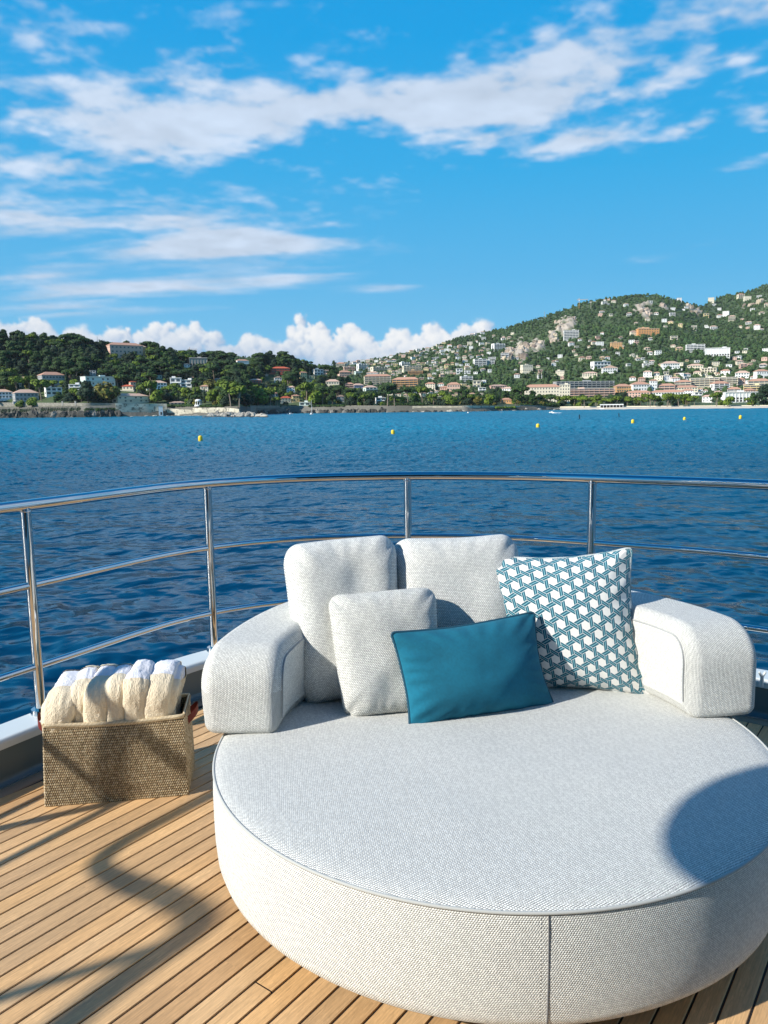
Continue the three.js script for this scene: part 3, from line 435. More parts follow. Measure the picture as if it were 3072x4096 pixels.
{ // heights and widths in metres
  const umb = (seed, H, Wd, n) => { const R = rng(seed), l = [], m = 7 + Math.floor(R() * 4); for (let i = 0; i < m; i++) { const a = i / m * 6.283 + R(), d = Wd * (0.16 + 0.2 * R()); l.push([Math.cos(a) * d, H * (0.74 + 0.14 * R()), Math.sin(a) * d, Wd * (0.15 + 0.09 * R()), H * (0.09 + 0.05 * R())]); } l.push([0, H * 0.88, 0, Wd * 0.24, H * 0.12]); return l; };
  const alep = (seed, H, Wd) => { const R = rng(seed), l = [], m = 10 + Math.floor(R() * 4); for (let i = 0; i < m; i++) { const y = 0.34 + 0.56 * i / m, a = R() * 6.283, d = Wd * 0.34 * (1.1 - y) * (0.6 + R()); l.push([Math.cos(a) * d, H * y, Math.sin(a) * d, Wd * (0.16 + 0.1 * R()), H * (0.09 + 0.06 * R())]); } l.push([0, H * 0.9, 0, Wd * 0.2, H * 0.1]); return l; };
  const dome = (seed, H, Wd) => { const R = rng(seed), l = [[0, H * 0.5, 0, Wd * 0.36, H * 0.42]]; for (let i = 0; i < 8; i++) { const a = i * 0.785 + R(), y = 0.3 + 0.4 * R(); l.push([Math.cos(a) * Wd * 0.27, H * y, Math.sin(a) * Wd * 0.27, Wd * (0.17 + 0.08 * R()), H * (0.17 + 0.09 * R())]); } return l; };
  const cyp = (H, Wd) => Array.from({ length: 6 }, (_, i) => [0, H * (0.12 + 0.145 * i), 0, Wd * [0.42, 0.5, 0.48, 0.4, 0.28, 0.15][i], H * 0.13]);
  const limbs = (l) => l.slice(0, 5).map((q) => [q[0] * 0.9, q[1] - 0.2, q[2] * 0.9]);
  let l;
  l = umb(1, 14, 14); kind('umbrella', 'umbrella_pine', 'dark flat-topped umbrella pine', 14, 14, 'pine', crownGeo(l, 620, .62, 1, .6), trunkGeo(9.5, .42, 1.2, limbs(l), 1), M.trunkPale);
  l = umb(2, 12, 12); kind('umbrellaBright', 'umbrella_pine', 'bright green round umbrella pine', 12, 12, 'bright', crownGeo(l.map((q) => [q[0], q[1], q[2], q[3], q[4] * 1.3]), 620, .6, 2, .6), trunkGeo(8, .4, -.9, limbs(l), 2), M.trunkPale);
  l = alep(3, 15, 12); kind('pine', 'pine_tree', 'shaggy green pine', 15, 12, 'pine', crownGeo(l, 720, .62, 3), trunkGeo(11, .4, .6, limbs(l), 3));
  l = alep(4, 13, 12); kind('pineDeep', 'pine_tree', 'blackish layered pine', 13, 12, 'deep', crownGeo(l, 700, .62, 4), trunkGeo(9, .4, -.5, limbs(l), 4));
  l = dome(5, 9, 10); kind('oak', 'broadleaf_tree', 'round dark broadleaf tree', 9, 10, 'deep', crownGeo(l, 560, .55, 5), trunkGeo(4, .3, .2, limbs(l), 5));
  l = dome(6, 8, 9); kind('oakBright', 'broadleaf_tree', 'round yellow-green tree', 8, 9, 'bright', crownGeo(l, 560, .5, 6), trunkGeo(3.5, .3, .2, limbs(l), 6));
  l = dome(7, 6, 7.5); kind('olive', 'olive_tree', 'low grey-green olive tree', 6, 7.5, 'olive', crownGeo(l, 420, .42, 7), trunkGeo(2.6, .25, .3, limbs(l), 7));
  l = cyp(14, 3); kind('cypress', 'cypress_tree', 'slender dark cypress', 14, 3, 'cypress', crownGeo(l, 420, .42, 8, .1), trunkGeo(3, .2, 0, [], 8));
  l = dome(9, 7, 8); kind('rust', 'broadleaf_tree', 'yellowing broadleaf tree', 7, 8, 'rust', crownGeo(l, 480, .5, 9), trunkGeo(3.2, .25, .3, limbs(l), 9));
  { const R = rng(10), p = [], c = []; for (let i = 0; i < 26; i++) { const a = i * 2.4, up = 0.9 - 1.3 * (i / 26), L = 3.2 + R() * .6; let q0 = V(0, 9, 0); for (let s = 1; s <= 4; s++) { const t = s / 4, q1 = V(Math.cos(a) * L * t * (1 - .15 * t), 9 + L * (up * t - 0.75 * t * t), Math.sin(a) * L * t * (1 - .15 * t)), sd = V(-Math.sin(a), 0.25, Math.cos(a)).multiplyScalar(.34 * (1.1 - Math.abs(t - .5))), k = 0.7 + .5 * R(); for (const v of [q0.clone().add(sd), q1.clone().add(sd), q1, q0.clone().add(sd), q1, q0, q0, q1, q1.clone().sub(sd), q0, q1.clone().sub(sd), q0.clone().sub(sd)]) { p.push(v.x, v.y, v.z); c.push(k, k, k); } q0 = q1; } }
    kind('palm', 'palm_tree', 'feathery palm', 10, 6, 'palm', geoOf(p, null, null, c), trunkGeo(9, .28, .3, [], 11), M.trunkPale); }
}
const far = { scrub: [crownGeo([[0, 3, 0, 4, 3], [2.2, 2.2, 1, 2.6, 2], [-2, 2.4, -1, 2.8, 2.4]], 130, .9, 21), 5.6], tall: [crownGeo([[0, 4.5, 0, 3.2, 3.4], [1.2, 7, .4, 2.2, 2], [-1.4, 3, 1, 2.6, 2.4]], 130, .85, 22), 8.6], point: [crownGeo([[0, 3, 0, 1.4, 3], [0, 7, 0, 1, 3]], 60, .6, 23), 9.6] };
const binned = Array.from({ length: 1300 }, () => []);
for (const b of built) for (let i = Math.floor((b.a - b.hw - .01 + .65) * 1000); i <= (b.a + b.hw + .01 + .65) * 1000; i++) if (binned[i]) binned[i].push(b);
function hides(a, r, e1, half) {          // would a tree there stand in a building or before more than its foot?
  const l = binned[Math.floor((a + .65) * 1000)]; if (!l) return false;
  for (const b of l) { if (Math.abs(a - b.a) > b.hw + half / r * 0.55) continue; if (Math.abs(r - b.r) < b.D * .5 + 2.5) return true; if (r < b.r && e1 > b.e0 + (b.e1 - b.e0) * 0.52 && r > b.r * .55) return true; }
  return false;
}
{
  const R = rng(99), near = [], dist = { scrub: [], tall: [], point: [] }, aBeach = azel(2225, 1640)[0], aL = azel(-500, 1500)[0], aR = azel(3500, 1500)[0];
  const aEnd = azel(1420, 1600)[0];
  // the wood of the headland and the gardens along the shore
  for (let a = aL; a < aR; a += 0.42) { const s = shoreAt(a), head = a < aEnd, end = head ? hillD(a) + 40 - s : a < aBeach ? 230 : 190;
    for (let k = 13; k < end; k += 8.4) {
      const aa = a + (R() - .5) * 0.5, r = s + k + (R() - .5) * 8, x = Math.sin(aa * RAD) * r, z = -Math.cos(aa * RAD) * r, y = ground(x, z), wood = fbm(x / 55, z / 55, 2), u = R(), u2 = R(), u3 = R();
      if (!head && a > aBeach && k > 48 && u3 > 0.26) continue; if (!head && a > aBeach && k < 22) continue;
      if (!head && a <= aBeach && k > 70 && u3 > 0.62) continue;
      const low = k < (head ? 120 : 80); let key;
      if (low) key = u < .17 ? 'umbrellaBright' : u < .32 ? 'umbrella' : u < .47 ? 'pine' : u < .60 ? 'oak' : u < .76 ? 'oakBright' : u < .83 ? 'cypress' : u < .9 ? 'olive' : u < .955 ? 'palm' : 'rust';
      else key = u < .06 ? 'umbrellaBright' : u < .26 ? 'umbrella' : u < .46 ? 'pine' : u < .70 ? 'pineDeep' : u < .85 ? 'oak' : u < .92 ? 'olive' : u < .97 ? 'cypress' : 'oakBright';
      if (!head && a > aBeach && k < 48) key = u < .5 ? 'umbrellaBright' : u < .7 ? 'oakBright' : u < .84 ? 'palm' : u < .93 ? 'oak' : 'umbrella';
      const K = KINDS[key], s0 = (0.72 + 0.6 * u2) * (head ? 0.95 + 0.5 * wood : a > aBeach ? 0.9 : 0.95), half = K.Wd * s0 / 2;
      if (hides(aa * RAD, r, (y - EYE + K.H * s0) / r, half)) continue;
      near.push({ key, x, y: y - 0.4, z, s: s0, turn: u3 * 6.283, size: K.H * s0 / r, a: aa * RAD, r });
    } }
  // single trees that stand out in the photograph: X, foot, height there, kind
  const stand = [[70, 1582, 66, 'umbrellaBright'], [118, 1574, 60, 'umbrellaBright'], [24, 1590, 50, 'umbrella'], [166, 1604, 76, 'umbrellaBright'], [262, 1606, 48, 'pine'], [300, 1608, 50, 'umbrellaBright'], [352, 1612, 84, 'pineDeep'], [428, 1614, 88, 'rust'], [470, 1548, 44, 'umbrellaBright'], [600, 1612, 82, 'umbrellaBright'], [628, 1614, 58, 'oakBright'], [668, 1606, 40, 'olive'], [750, 1596, 50, 'oakBright'], [842, 1566, 50, 'rust'], [888, 1586, 64, 'umbrellaBright'], [850, 1612, 54, 'oakBright'], [924, 1642, 96, 'umbrellaBright'], [958, 1646, 80, 'umbrellaBright'], [986, 1650, 62, 'oak'], [1034, 1628, 92, 'oakBright'], [1082, 1630, 78, 'umbrellaBright'], [1010, 1632, 60, 'pine'], [1226, 1618, 86, 'umbrellaBright'], [1262, 1622, 64, 'oakBright'], [1290, 1620, 78, 'umbrella'], [1330, 1622, 58, 'pine'], [1550, 1632, 92, 'umbrella'], [1578, 1626, 70, 'umbrella'], [1632, 1618, 70, 'umbrella'], [1690, 1614, 66, 'umbrellaBright'], [1734, 1622, 46, 'umbrellaBright'], [1772, 1614, 48, 'umbrellaBright'], [1800, 1628, 48, 'oakBright'], [1850, 1616, 62, 'umbrella'], [1885, 1622, 44, 'umbrellaBright'], [1912, 1624, 42, 'rust'], [1956, 1622, 44, 'oakBright'], [2058, 1614, 72, 'pine'], [2088, 1616, 72, 'umbrella'], [2128, 1618, 56, 'pine'], [2196, 1606, 44, 'palm'], [2172, 1608, 40, 'palm'], [2268, 1628, 44, 'umbrellaBright'], [2296, 1628, 42, 'umbrellaBright'], [2337, 1632, 46, 'umbrellaBright'], [2600, 1630, 48, 'umbrellaBright'], [2668, 1630, 50, 'umbrellaBright'], [2714, 1629, 46, 'umbrellaBright'], [2866, 1626, 52, 'umbrellaBright'], [2912, 1626, 40, 'oakBright'], [3010, 1624, 48, 'pine'], [3056, 1622, 74, 'pineDeep'], [819, 1612, 64, 'cypress'], [806, 1612, 50, 'cypress'], [782, 1606, 54, 'cypress'], [1196, 1552, 50, 'cypress'], [1376, 1574, 46, 'cypress'], [1118, 1436, 20, 'cypress'], [1105, 1437, 18, 'cypress'], [1130, 1437, 20, 'cypress'], [2105, 1492, 34, 'cypress'], [2160, 1520, 40, 'cypress'], [2176, 1518, 40, 'cypress'], [2195, 1524, 42, 'cypress'], [1210, 1446, 26, 'umbrellaBright'], [1242, 1452, 24, 'umbrella'], [1336, 1470, 28, 'pine'], [540, 1452, 44, 'pine'], [620, 1420, 30, 'umbrella'], [10, 1360, 34, 'umbrella'], [150, 1392, 32, 'umbrella'], [215, 1400, 34, 'umbrella'], [310, 1402, 36, 'umbrella'], [254, 1402, 36, 'cypress']];
  stand.forEach(([X, foot, px, key], i) => { const p = onGround(X, foot), r = Math.hypot(p.x, p.z), K = KINDS[key], s0 = px * r / 3076 / K.H; near.push({ key, x: p.x, y: p.y - .3, z: p.z, s: s0, turn: i * 2.4, size: 9, a: Math.atan2(p.x, -p.z), r }); });
  const feet = near.slice(-stand.length); for (let i = near.length - stand.length - 1; i >= 0; i--) { const t = near[i]; if (feet.some((q) => Math.abs(q.a - t.a) * t.r < 3.5 * q.s && t.r < q.r + 4 && t.r > q.r - 40)) near.splice(i, 1); }
  near.sort((p, q) => q.size - p.size);
  const inView = near.filter((t) => { const [X, Y] = project(V(t.x, t.y + 4, t.z)); return X > -30 && X < 3100; }), chosen = new Set(inView.slice(0, 290));
  const proto = {};
  const named = new Map(); for (const t of [...chosen].sort((p, q) => p.a - q.a)) {
    const K = KINDS[t.key], e = (t.y + K.H * t.s * 0.6 - EYE) / t.r; let best = null, bd = 1e9;
    for (const b of built) { if (/small .* |counting/.test(b.short)) continue; const dx = (t.a - b.a), dy = (e - (b.e0 + b.e1) / 2) * 1.5, d = Math.hypot(dx, dy); if (d < bd) { bd = d; best = [b, dx, dy]; } }
    const [b, dx, dy] = best, rel = Math.abs(dx) > Math.abs(dy) ? (dx < 0 ? 'to the left of' : 'to the right of') : dy > 0 ? 'above' : 'below', label = `${K.words} ${rel.replace(/to the /, '')} the ${b.short}`; if (!named.has(label)) named.set(label, []); named.get(label).push(t); t.label = label; }
  for (const t of chosen) {
    const K = KINDS[t.key], l = named.get(t.label), i = l.indexOf(t), nth = ['first', 'second', 'third', 'fourth', 'fifth', 'sixth', 'seventh', 'eighth', 'ninth', 'tenth', 'eleventh', 'twelfth', 'thirteenth', 'fourteenth', 'fifteenth', 'sixteenth', 'seventeenth', 'eighteenth', 'nineteenth', 'twentieth'], label = l.length === 1 ? t.label : `${nth[i] || 'last'} ${t.label}, counting from left`;
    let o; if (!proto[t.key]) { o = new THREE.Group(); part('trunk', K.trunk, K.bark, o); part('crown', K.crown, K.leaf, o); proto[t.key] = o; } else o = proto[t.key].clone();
    o.name = numbered(K.name); o.position.set(t.x, t.y, t.z); o.rotation.y = t.turn; o.scale.setScalar(t.s); scene.add(o); tag(o, label, 'tree', l.length > 1 ? `${K.name.replace('_', ' ')}s near the shore` : undefined);
  }
  // beyond the 290 nearest: one wood
  const rest = near.filter((t) => !chosen.has(t)), Q = new THREE.Quaternion(), mtx = new THREE.Matrix4(), col = new THREE.Color();
  for (const key of Object.keys(KINDS)) { const l = rest.filter((t) => t.key === key); if (!l.length) continue; const K = KINDS[key];
    for (const [nm, g, m] of [['headland_wood', K.crown, K.leaf], ['headland_wood_trunks', K.trunk, K.bark]]) { const im = new THREE.InstancedMesh(g, m, l.length); l.forEach((t, i) => { Q.setFromAxisAngle(V(0, 1, 0), t.turn); im.setMatrixAt(i, mtx.compose(V(t.x, t.y, t.z), Q, V(t.s, t.s, t.s))); const k = .8 + .4 * noise2(t.x, t.z); im.setColorAt(i, col.setRGB(k, k, k)); }); im.name = numbered(nm); im.castShadow = im.receiveShadow = true; scene.add(im); tag(im, 'dense mixed wood behind the front trees of the shore', 'wood', null, 'stuff'); } }
  // the mountain
  for (let r = 900; r < 3300; r += 9 + r / 420) for (let a = aL; a < aR; a += (8.4 + r / 520) / r / RAD) {
    const aa = a + (R() - .5) * .35, rr = r + (R() - .5) * 12, s = shoreAt(aa), head = aa < aEnd, u = R(), u2 = R(), u3 = R();
    if (rr < s + (head ? hillD(aa) + 30 - s : aa < aBeach ? 225 : 185) || rr > mountD(aa) + 60) continue;
    const x = Math.sin(aa * RAD) * rr, z = -Math.cos(aa * RAD) * rr, w = fbm(x / 160 + 7, z / 160, 3); if (u3 > 0.70 + w * 0.75 || (rockiness(x, z) > 0.3 && u2 > .12)) continue;
    const key = u < .5 ? 'scrub' : u < .94 ? 'tall' : 'point', s0 = (0.55 + 0.6 * u2) * (0.75 + 0.5 * w), y = ground(x, z); if (hides(aa * RAD, rr, (y - EYE + far[key][1] * s0) / rr, 4)) continue;
    dist[key].push([x, y - .5, z, s0, u3 * 9, w]);
  }
  const scrubMat = leafy(.058, .115, .034);
  for (const key of Object.keys(dist)) { const l = dist[key], im = new THREE.InstancedMesh(far[key][0], scrubMat, l.length); l.forEach((t, i) => { Q.setFromAxisAngle(V(0, 1, 0), t[4]); im.setMatrixAt(i, mtx.compose(V(t[0], t[1], t[2]), Q, V(t[3] * 1.1, t[3], t[3] * 1.1))); const k = key === 'point' ? .5 : .55 + .8 * noise2(t[0] / 3, t[2] / 3) + .5 * (t[5] - .5), y = .25 * (noise2(t[0] / 7 + 90, t[2] / 7) - .3); im.setColorAt(i, col.setRGB(k * (1 + y * 1.6), k * (1 + y * .6), k * (1 - y))); }); im.name = numbered('mountain_wood'); im.castShadow = im.receiveShadow = true; scene.add(im); tag(im, 'wood and scrub covering the mountain behind the town', 'wood', null, 'stuff'); }
}

// ---------------------------------------------------------------- the shore: walls, rocks, temple, landing stage, beach, cranes, boats and buoys
const polar = (X, off) => { const a = azel(X, 1640)[0], r = shoreAt(a) + off; return V(Math.sin(a * RAD) * r, 0, -Math.cos(a * RAD) * r); };
const metres = (X, px, off = 0) => { const a = azel(X, 1640)[0]; return px * (shoreAt(a) + off) / 3076; };
function ribbon(pts, thick, foot, uvs = 1) {     // an upright wall along points whose y is its top
  const p = [], t = [], ix = []; let run = 0;
  pts.forEach((q, i) => { const o = pts[Math.min(i + 1, pts.length - 1)].clone().sub(pts[Math.max(i - 1, 0)]).setY(0).normalize(), n = V(-o.z, 0, o.x).multiplyScalar(thick / 2); if (i) run += q.distanceTo(pts[i - 1]);
    for (const [s, y] of [[1, foot], [1, q.y], [1, q.y], [-1, q.y], [-1, q.y], [-1, foot]]) { p.push(q.x + n.x * s, y, q.z + n.z * s); t.push(run * uvs, y * uvs); } });
  for (let i = 0; i < pts.length - 1; i++) for (const k of [0, 2, 4]) { const a = i * 6 + k, b = a + 6; ix.push(a, b, a + 1, a + 1, b, b + 1); }
  for (const e of [0, pts.length - 1]) { const a = e * 6; ix.push(a, a + 1, a + 4, a, a + 4, a + 5); }
  return geoOf(p, ix, t);
}
const stoneTex = texture(512, 256, (u, v) => { const n = wrapNoise(u, v, 8, 5), m = wrapNoise(u, v, 40, 2), row = Math.floor(v * 16), c = (u * 20 + (row % 2) * .5) % 1, joint = Math.min(c, 1 - c) < .05 || (v * 16) % 1 < .09 ? .82 : 1; const k = joint * (.62 + .42 * n + .16 * (m - .5)); return [k, k * .97, k * .91]; }, true);
const stainTex = texture(512, 256, (u, v) => { const n = wrapNoise(u, v, 5, 5), s = wrapNoise(u * 1, v * .25, 24, 3), k = .55 + .5 * n - .28 * smooth(.55, .75, s); return [k, k * .98, k * .93]; }, true);
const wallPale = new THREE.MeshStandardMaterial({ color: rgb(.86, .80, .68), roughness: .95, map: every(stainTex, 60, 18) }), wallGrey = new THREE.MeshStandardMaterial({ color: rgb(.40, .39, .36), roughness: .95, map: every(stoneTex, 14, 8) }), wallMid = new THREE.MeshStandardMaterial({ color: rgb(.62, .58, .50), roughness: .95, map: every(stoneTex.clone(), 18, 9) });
function shoreWall(X0, X1, tops, off, m, label, thick = 1.2, name = 'sea_wall') { const pts = [], n = Math.max(4, Math.round((X1 - X0) / 24)), top = table(tops); for (let i = 0; i <= n; i++) { const X = lerp(X0, X1, i / n), p = polar(X, off + 1.2 * (noise2(X / 40, 3) - .5)), r = Math.hypot(p.x, p.z), [, e] = azel(X, top(X)); p.y = EYE + Math.tan(e * RAD) * r; pts.push(p); } return tag(part(name, ribbon(pts, thick, -1.5), m), label, 'sea wall'); }
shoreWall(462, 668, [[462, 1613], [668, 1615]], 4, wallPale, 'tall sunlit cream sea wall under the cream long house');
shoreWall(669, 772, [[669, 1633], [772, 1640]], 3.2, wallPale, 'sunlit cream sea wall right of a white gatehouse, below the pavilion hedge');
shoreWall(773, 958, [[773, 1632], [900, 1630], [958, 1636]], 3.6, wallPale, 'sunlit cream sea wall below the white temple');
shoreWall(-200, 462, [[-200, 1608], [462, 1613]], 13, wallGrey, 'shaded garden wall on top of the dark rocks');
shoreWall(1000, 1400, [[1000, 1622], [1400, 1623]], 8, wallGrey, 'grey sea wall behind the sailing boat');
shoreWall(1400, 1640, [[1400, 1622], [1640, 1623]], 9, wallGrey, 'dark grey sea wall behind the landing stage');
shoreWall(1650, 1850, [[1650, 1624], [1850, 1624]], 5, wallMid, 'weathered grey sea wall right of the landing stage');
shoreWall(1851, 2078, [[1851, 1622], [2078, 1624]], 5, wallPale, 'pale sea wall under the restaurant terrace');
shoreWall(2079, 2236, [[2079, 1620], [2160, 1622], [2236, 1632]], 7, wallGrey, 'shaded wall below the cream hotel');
shoreWall(2240, 3300, [[2240, 1626], [3300, 1619]], 19, M.cream, 'long pale promenade wall behind the beach', .6, 'promenade_wall');
function rockGeo(seed, detail = 3) { const g = new THREE.IcosahedronGeometry(1, detail), p = g.attributes.position, q = V(0, 0, 0); for (let i = 0; i < p.count; i++) { q.fromBufferAttribute(p, i); const k = .50 + .62 * noise3(q.x * 2.3 + seed, q.y * 1.3, q.z * 2.3 + seed) + .42 * Math.abs(noise3(q.x * 6, q.y * 2.4 + seed, q.z * 6) - .5); p.setXYZ(i, q.x * k, q.y * k, q.z * k); } g.deleteAttribute('uv'); g.computeVertexNormals(); return g; }
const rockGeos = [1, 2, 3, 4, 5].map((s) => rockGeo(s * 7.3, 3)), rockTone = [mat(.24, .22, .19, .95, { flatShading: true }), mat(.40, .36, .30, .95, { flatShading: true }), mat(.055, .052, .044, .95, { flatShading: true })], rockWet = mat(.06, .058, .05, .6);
{
  const R = rng(8);
  const ridge = (name, label, X0, X1, n, put) => { const c = polar((X0 + X1) / 2, 4), t = thing(name, label, 'rocks', c); for (let i = 0; i < n; i++) { const [off, w, h, d, m, y] = put(i), X = lerp(X0, X1, (i + R() * .8) / n), p = polar(X, off), o = part('rock', rockGeos[Math.floor(R() * 5)], m, t); o.scale.set(w, h, d); o.rotation.set(R() * .5, R() * 6, R() * .5 - .25); o.position.set(p.x - c.x, y ?? -.3, p.z - c.z); } };
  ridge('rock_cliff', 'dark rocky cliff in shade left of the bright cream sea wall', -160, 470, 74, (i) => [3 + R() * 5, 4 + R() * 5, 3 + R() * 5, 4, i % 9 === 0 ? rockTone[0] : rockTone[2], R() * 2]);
  ridge('shore_rocks', 'low pale rocks at the foot of the bright cream sea wall', 470, 830, 26, () => [.5 + R() * 2, 3 + R() * 3, .6 + R() * .8, 2, rockTone[1]]);
  ridge('shore_rocks', 'dark rocks along the grey sea wall behind the sailing boat', 1000, 1540, 60, (i) => [1 + R() * 6, 4 + R() * 4, 2 + R() * 4.5, 3, i % 6 === 0 ? rockTone[0] : rockTone[2]]);
  ridge('shore_rocks', 'dark rocks under the weathered sea wall right of the landing stage', 1545, 2230, 54, (i) => [1 + R() * 3, 3 + R() * 3, 1 + R() * 2.2, 2.5, i % 4 === 0 ? rockTone[1] : rockTone[2]]);
  // broken rock on the bare faces of the mountain
  { const spots = []; for (const k of rockSpots) for (let i = 0; i < (k.rad > 26 ? 46 : 16); i++) { const a = k.az + (R() * 2 - 1) * k.hw, r = lerp(k.r0 - 20, k.r1 + 20, R()), x = Math.sin(a) * r, z = -Math.cos(a) * r; if (rockiness(x, z) > .5) spots.push([x, ground(x, z), z, Math.atan2(-x, -z)]); }
    const cliff = mat(.62, .52, .42, .95, { flatShading: true }), im = new THREE.InstancedMesh(rockGeos[2], cliff, spots.length), q = new THREE.Quaternion(), mx = new THREE.Matrix4(), c = new THREE.Color(); spots.forEach(([x, y, z], i) => { q.setFromEuler(new THREE.Euler(R() * .5 - .25, R() * 6, R() * .5 - .25)); const s = 3 + R() * 6; im.setMatrixAt(i, mx.compose(V(x, y + R() * 2.5, z), q, V(s * 1.3, s * (.8 + R() * 1.1), s))); const k = .30 + .55 * R(); im.setColorAt(i, c.setRGB(k, k * (.92 + .08 * R()), k * (.82 + .14 * R()))); }); im.name = 'cliff_rocks'; im.castShadow = im.receiveShadow = true; scene.add(im); tag(im, 'broken pale rock on the bare cliffs of the mountain', 'rock', null, 'stuff'); }
  // the spit
  const c = level(945, 1667, 0), spit = thing('rock_spit', 'spit of pale broken rocks running out from the headland tip', 'rocks', c);
  for (let i = 0; i < 70; i++) { const f = R(), X = lerp(825, 1054, f), prof = Math.sin(Math.min(1, f * 1.5) * 1.57) * (1 - Math.pow(f, 4)), p = level(X, 1667 - 1.5 * R(), 0), o = part('rock', rockGeos[i % 5], i % 5 ? rockTone[1] : rockTone[0], spit); o.scale.set(2.2 + R() * 2.6, 1.0 + R() * 1.2, 2); o.position.set(p.x - c.x, R() * 3.4 * prof * (1 - f * .6) + .3, p.z - c.z - R() * 4); o.rotation.set(R(), R() * 6, R()); }
  for (let i = 0; i < 24; i++) { const p = level(lerp(820, 1060, i / 23), 1669.5, 0), o = part('wet_rock', rockGeos[i % 5], rockWet, spit); o.scale.set(4, .9, 1.6); o.position.set(p.x - c.x, 0, p.z - c.z); o.rotation.y = R() * 6; }
  // hedges over the sea walls
  const hedge = (X0, X1, off, h, label, leaf = LEAF.pine, foot) => { const l = []; const p0 = polar((X0 + X1) / 2, off); for (let X = X0; X <= X1; X += 9) { const p = polar(X, off + R() * 2); l.push([p.x - p0.x, h * .5, p.z - p0.z, 2.6, h * .55]); } const y = foot ?? ground(p0.x, p0.z), t = part('hedge', crownGeo(l, l.length * 110, .5, X0), leaf); t.position.set(p0.x, y - .5, p0.z); tag(t, label, 'hedge'); };
  hedge(675, 780, 6.5, 3.2, 'clipped green hedge left of the white temple'); hedge(806, 900, 6, 3, 'green hedge right of the white temple'); hedge(-60, 150, 6, 6, 'dark bushes over the left end of the shaded cliff', LEAF.deep, 5); hedge(160, 330, 6, 6, 'dark bushes in the middle of the shaded cliff', LEAF.deep, 5.5); hedge(345, 475, 4.5, 6, 'bushes beside the left end of the cream sea wall', LEAF.pine, 4.5); hedge(1120, 1190, 9, 3.5, 'dark hedge above the grey sea wall left of the sailing boat', LEAF.pine); hedge(1240, 1380, 7, 3.2, 'dark bushes over the grey sea wall right of the sailing boat', LEAF.pine); hedge(1530, 1700, 12, 5, 'dark bushes above the shore right of the landing stage', LEAF.pine); hedge(1985, 2060, 3.5, 3, 'yellow green bushes at the foot of the restaurant wall', LEAF.bright); hedge(2080, 2240, 10, 5, 'dark bushes below the cream hotel', LEAF.pine);
}
{ // white temple
  const p = polar(794, 9); p.y = EYE + Math.tan(azel(794, 1619)[1] * RAD) * Math.hypot(p.x, p.z); const r = 3.4, t = thing('garden_temple', 'little round white temple with columns and domed roof on the sea wall', 'pavilion', p);
  part('floor', new THREE.CylinderGeometry(r + .4, r + .6, 1.6, 20).translate(0, -.8, 0), M.white, t); const col = new THREE.CylinderGeometry(.3, .36, 3.6, 10); for (let i = 0; i < 8; i++) { const a = i / 8 * 6.283; part('column', col, M.white, t).position.set(Math.cos(a) * (r - .4), 1.8, Math.sin(a) * (r - .4)); }
  part('entablature', new THREE.CylinderGeometry(r + .1, r + .1, .7, 20).translate(0, 3.95, 0), M.white, t); part('dome', new THREE.SphereGeometry(r, 20, 8, 0, 6.2832, 0, 1.5708).scale(1, .45, 1).translate(0, 4.3, 0), M.white, t);
  const q = polar(643, 1.6), g = thing('gatehouse', 'small white gatehouse against the joint of the two cream sea walls', 'hut', V(q.x, 0, q.z), Math.atan2(-q.x, -q.z)); box('wall', 4.4, 10.5, 2.4, 0, 5.25, 0, M.paint, g); box('door', 1.8, 3, .14, .3, 3, 1.22, M.shade, g); box('roof', 5, .3, 3, 0, 10.65, 0, M.flat, g);
}
{ // landing stage, boat shed, beach hall, gate pillars
  const p = level(1400, 1650, 0), turn = Math.atan2(-p.x, -p.z), t = thing('landing_stage', 'low pale stone landing stage jutting out from the middle shore', 'landing stage', p, turn); box('deck', 44, .7, 5, 0, 1.7, 0, M.cream, t); for (let i = 0; i < 9; i++) box('pile', 1, 2.4, 3, -20 + i * 5, .3, 0, M.shade, t);
  const b = level(1448, 1650, 0), h = thing('boat_shed', 'small grey shed behind the landing stage', 'shed', b.clone().multiplyScalar(1.012).setY(1), turn); box('wall', 8, 5, 4, 0, 2.5, 0, M.grey, h); box('roof', 9, .4, 5, 0, 5.2, 0, M.flat, h); box('door', 2, 2.6, .1, 0, 1.5, 2.03, M.shade, h);
  const q = polar(2446, 10), s = thing('beach_hall', 'long open white beach hall with posts at the left end of the beach', 'beach hall', V(q.x, 1.6, q.z), Math.atan2(-q.x, -q.z)); box('roof', 27, 1.1, 6, 0, 4.2, 0, M.white, s); box('back_wall', 26, 3.6, .4, 0, 1.8, -2.4, M.shade, s); for (let i = 0; i < 8; i++) box('post', .5, 3.7, .5, -13 + i * 3.7, 1.8, 2.4, M.white, s); box('floor', 27, 1.5, 6, 0, -.8, 0, M.white, s);
  for (const [X, w] of [[252, 'left'], [304, 'right']]) { const g = polar(X, 12.4), o = thing('gate_pillar', `${w === 'left' ? 'first' : 'second'} pale gate pillar on the garden wall above the dark rocks, counted from the left`, 'gate pillar', V(g.x, EYE + Math.tan(azel(X, 1618)[1] * RAD) * Math.hypot(g.x, g.z), g.z)); box('shaft', 1.6, 4.4, 1.6, 0, 1, 0, M.stone, o); box('cap', 2, .5, 2, 0, 3.4, 0, M.stone, o); }
}
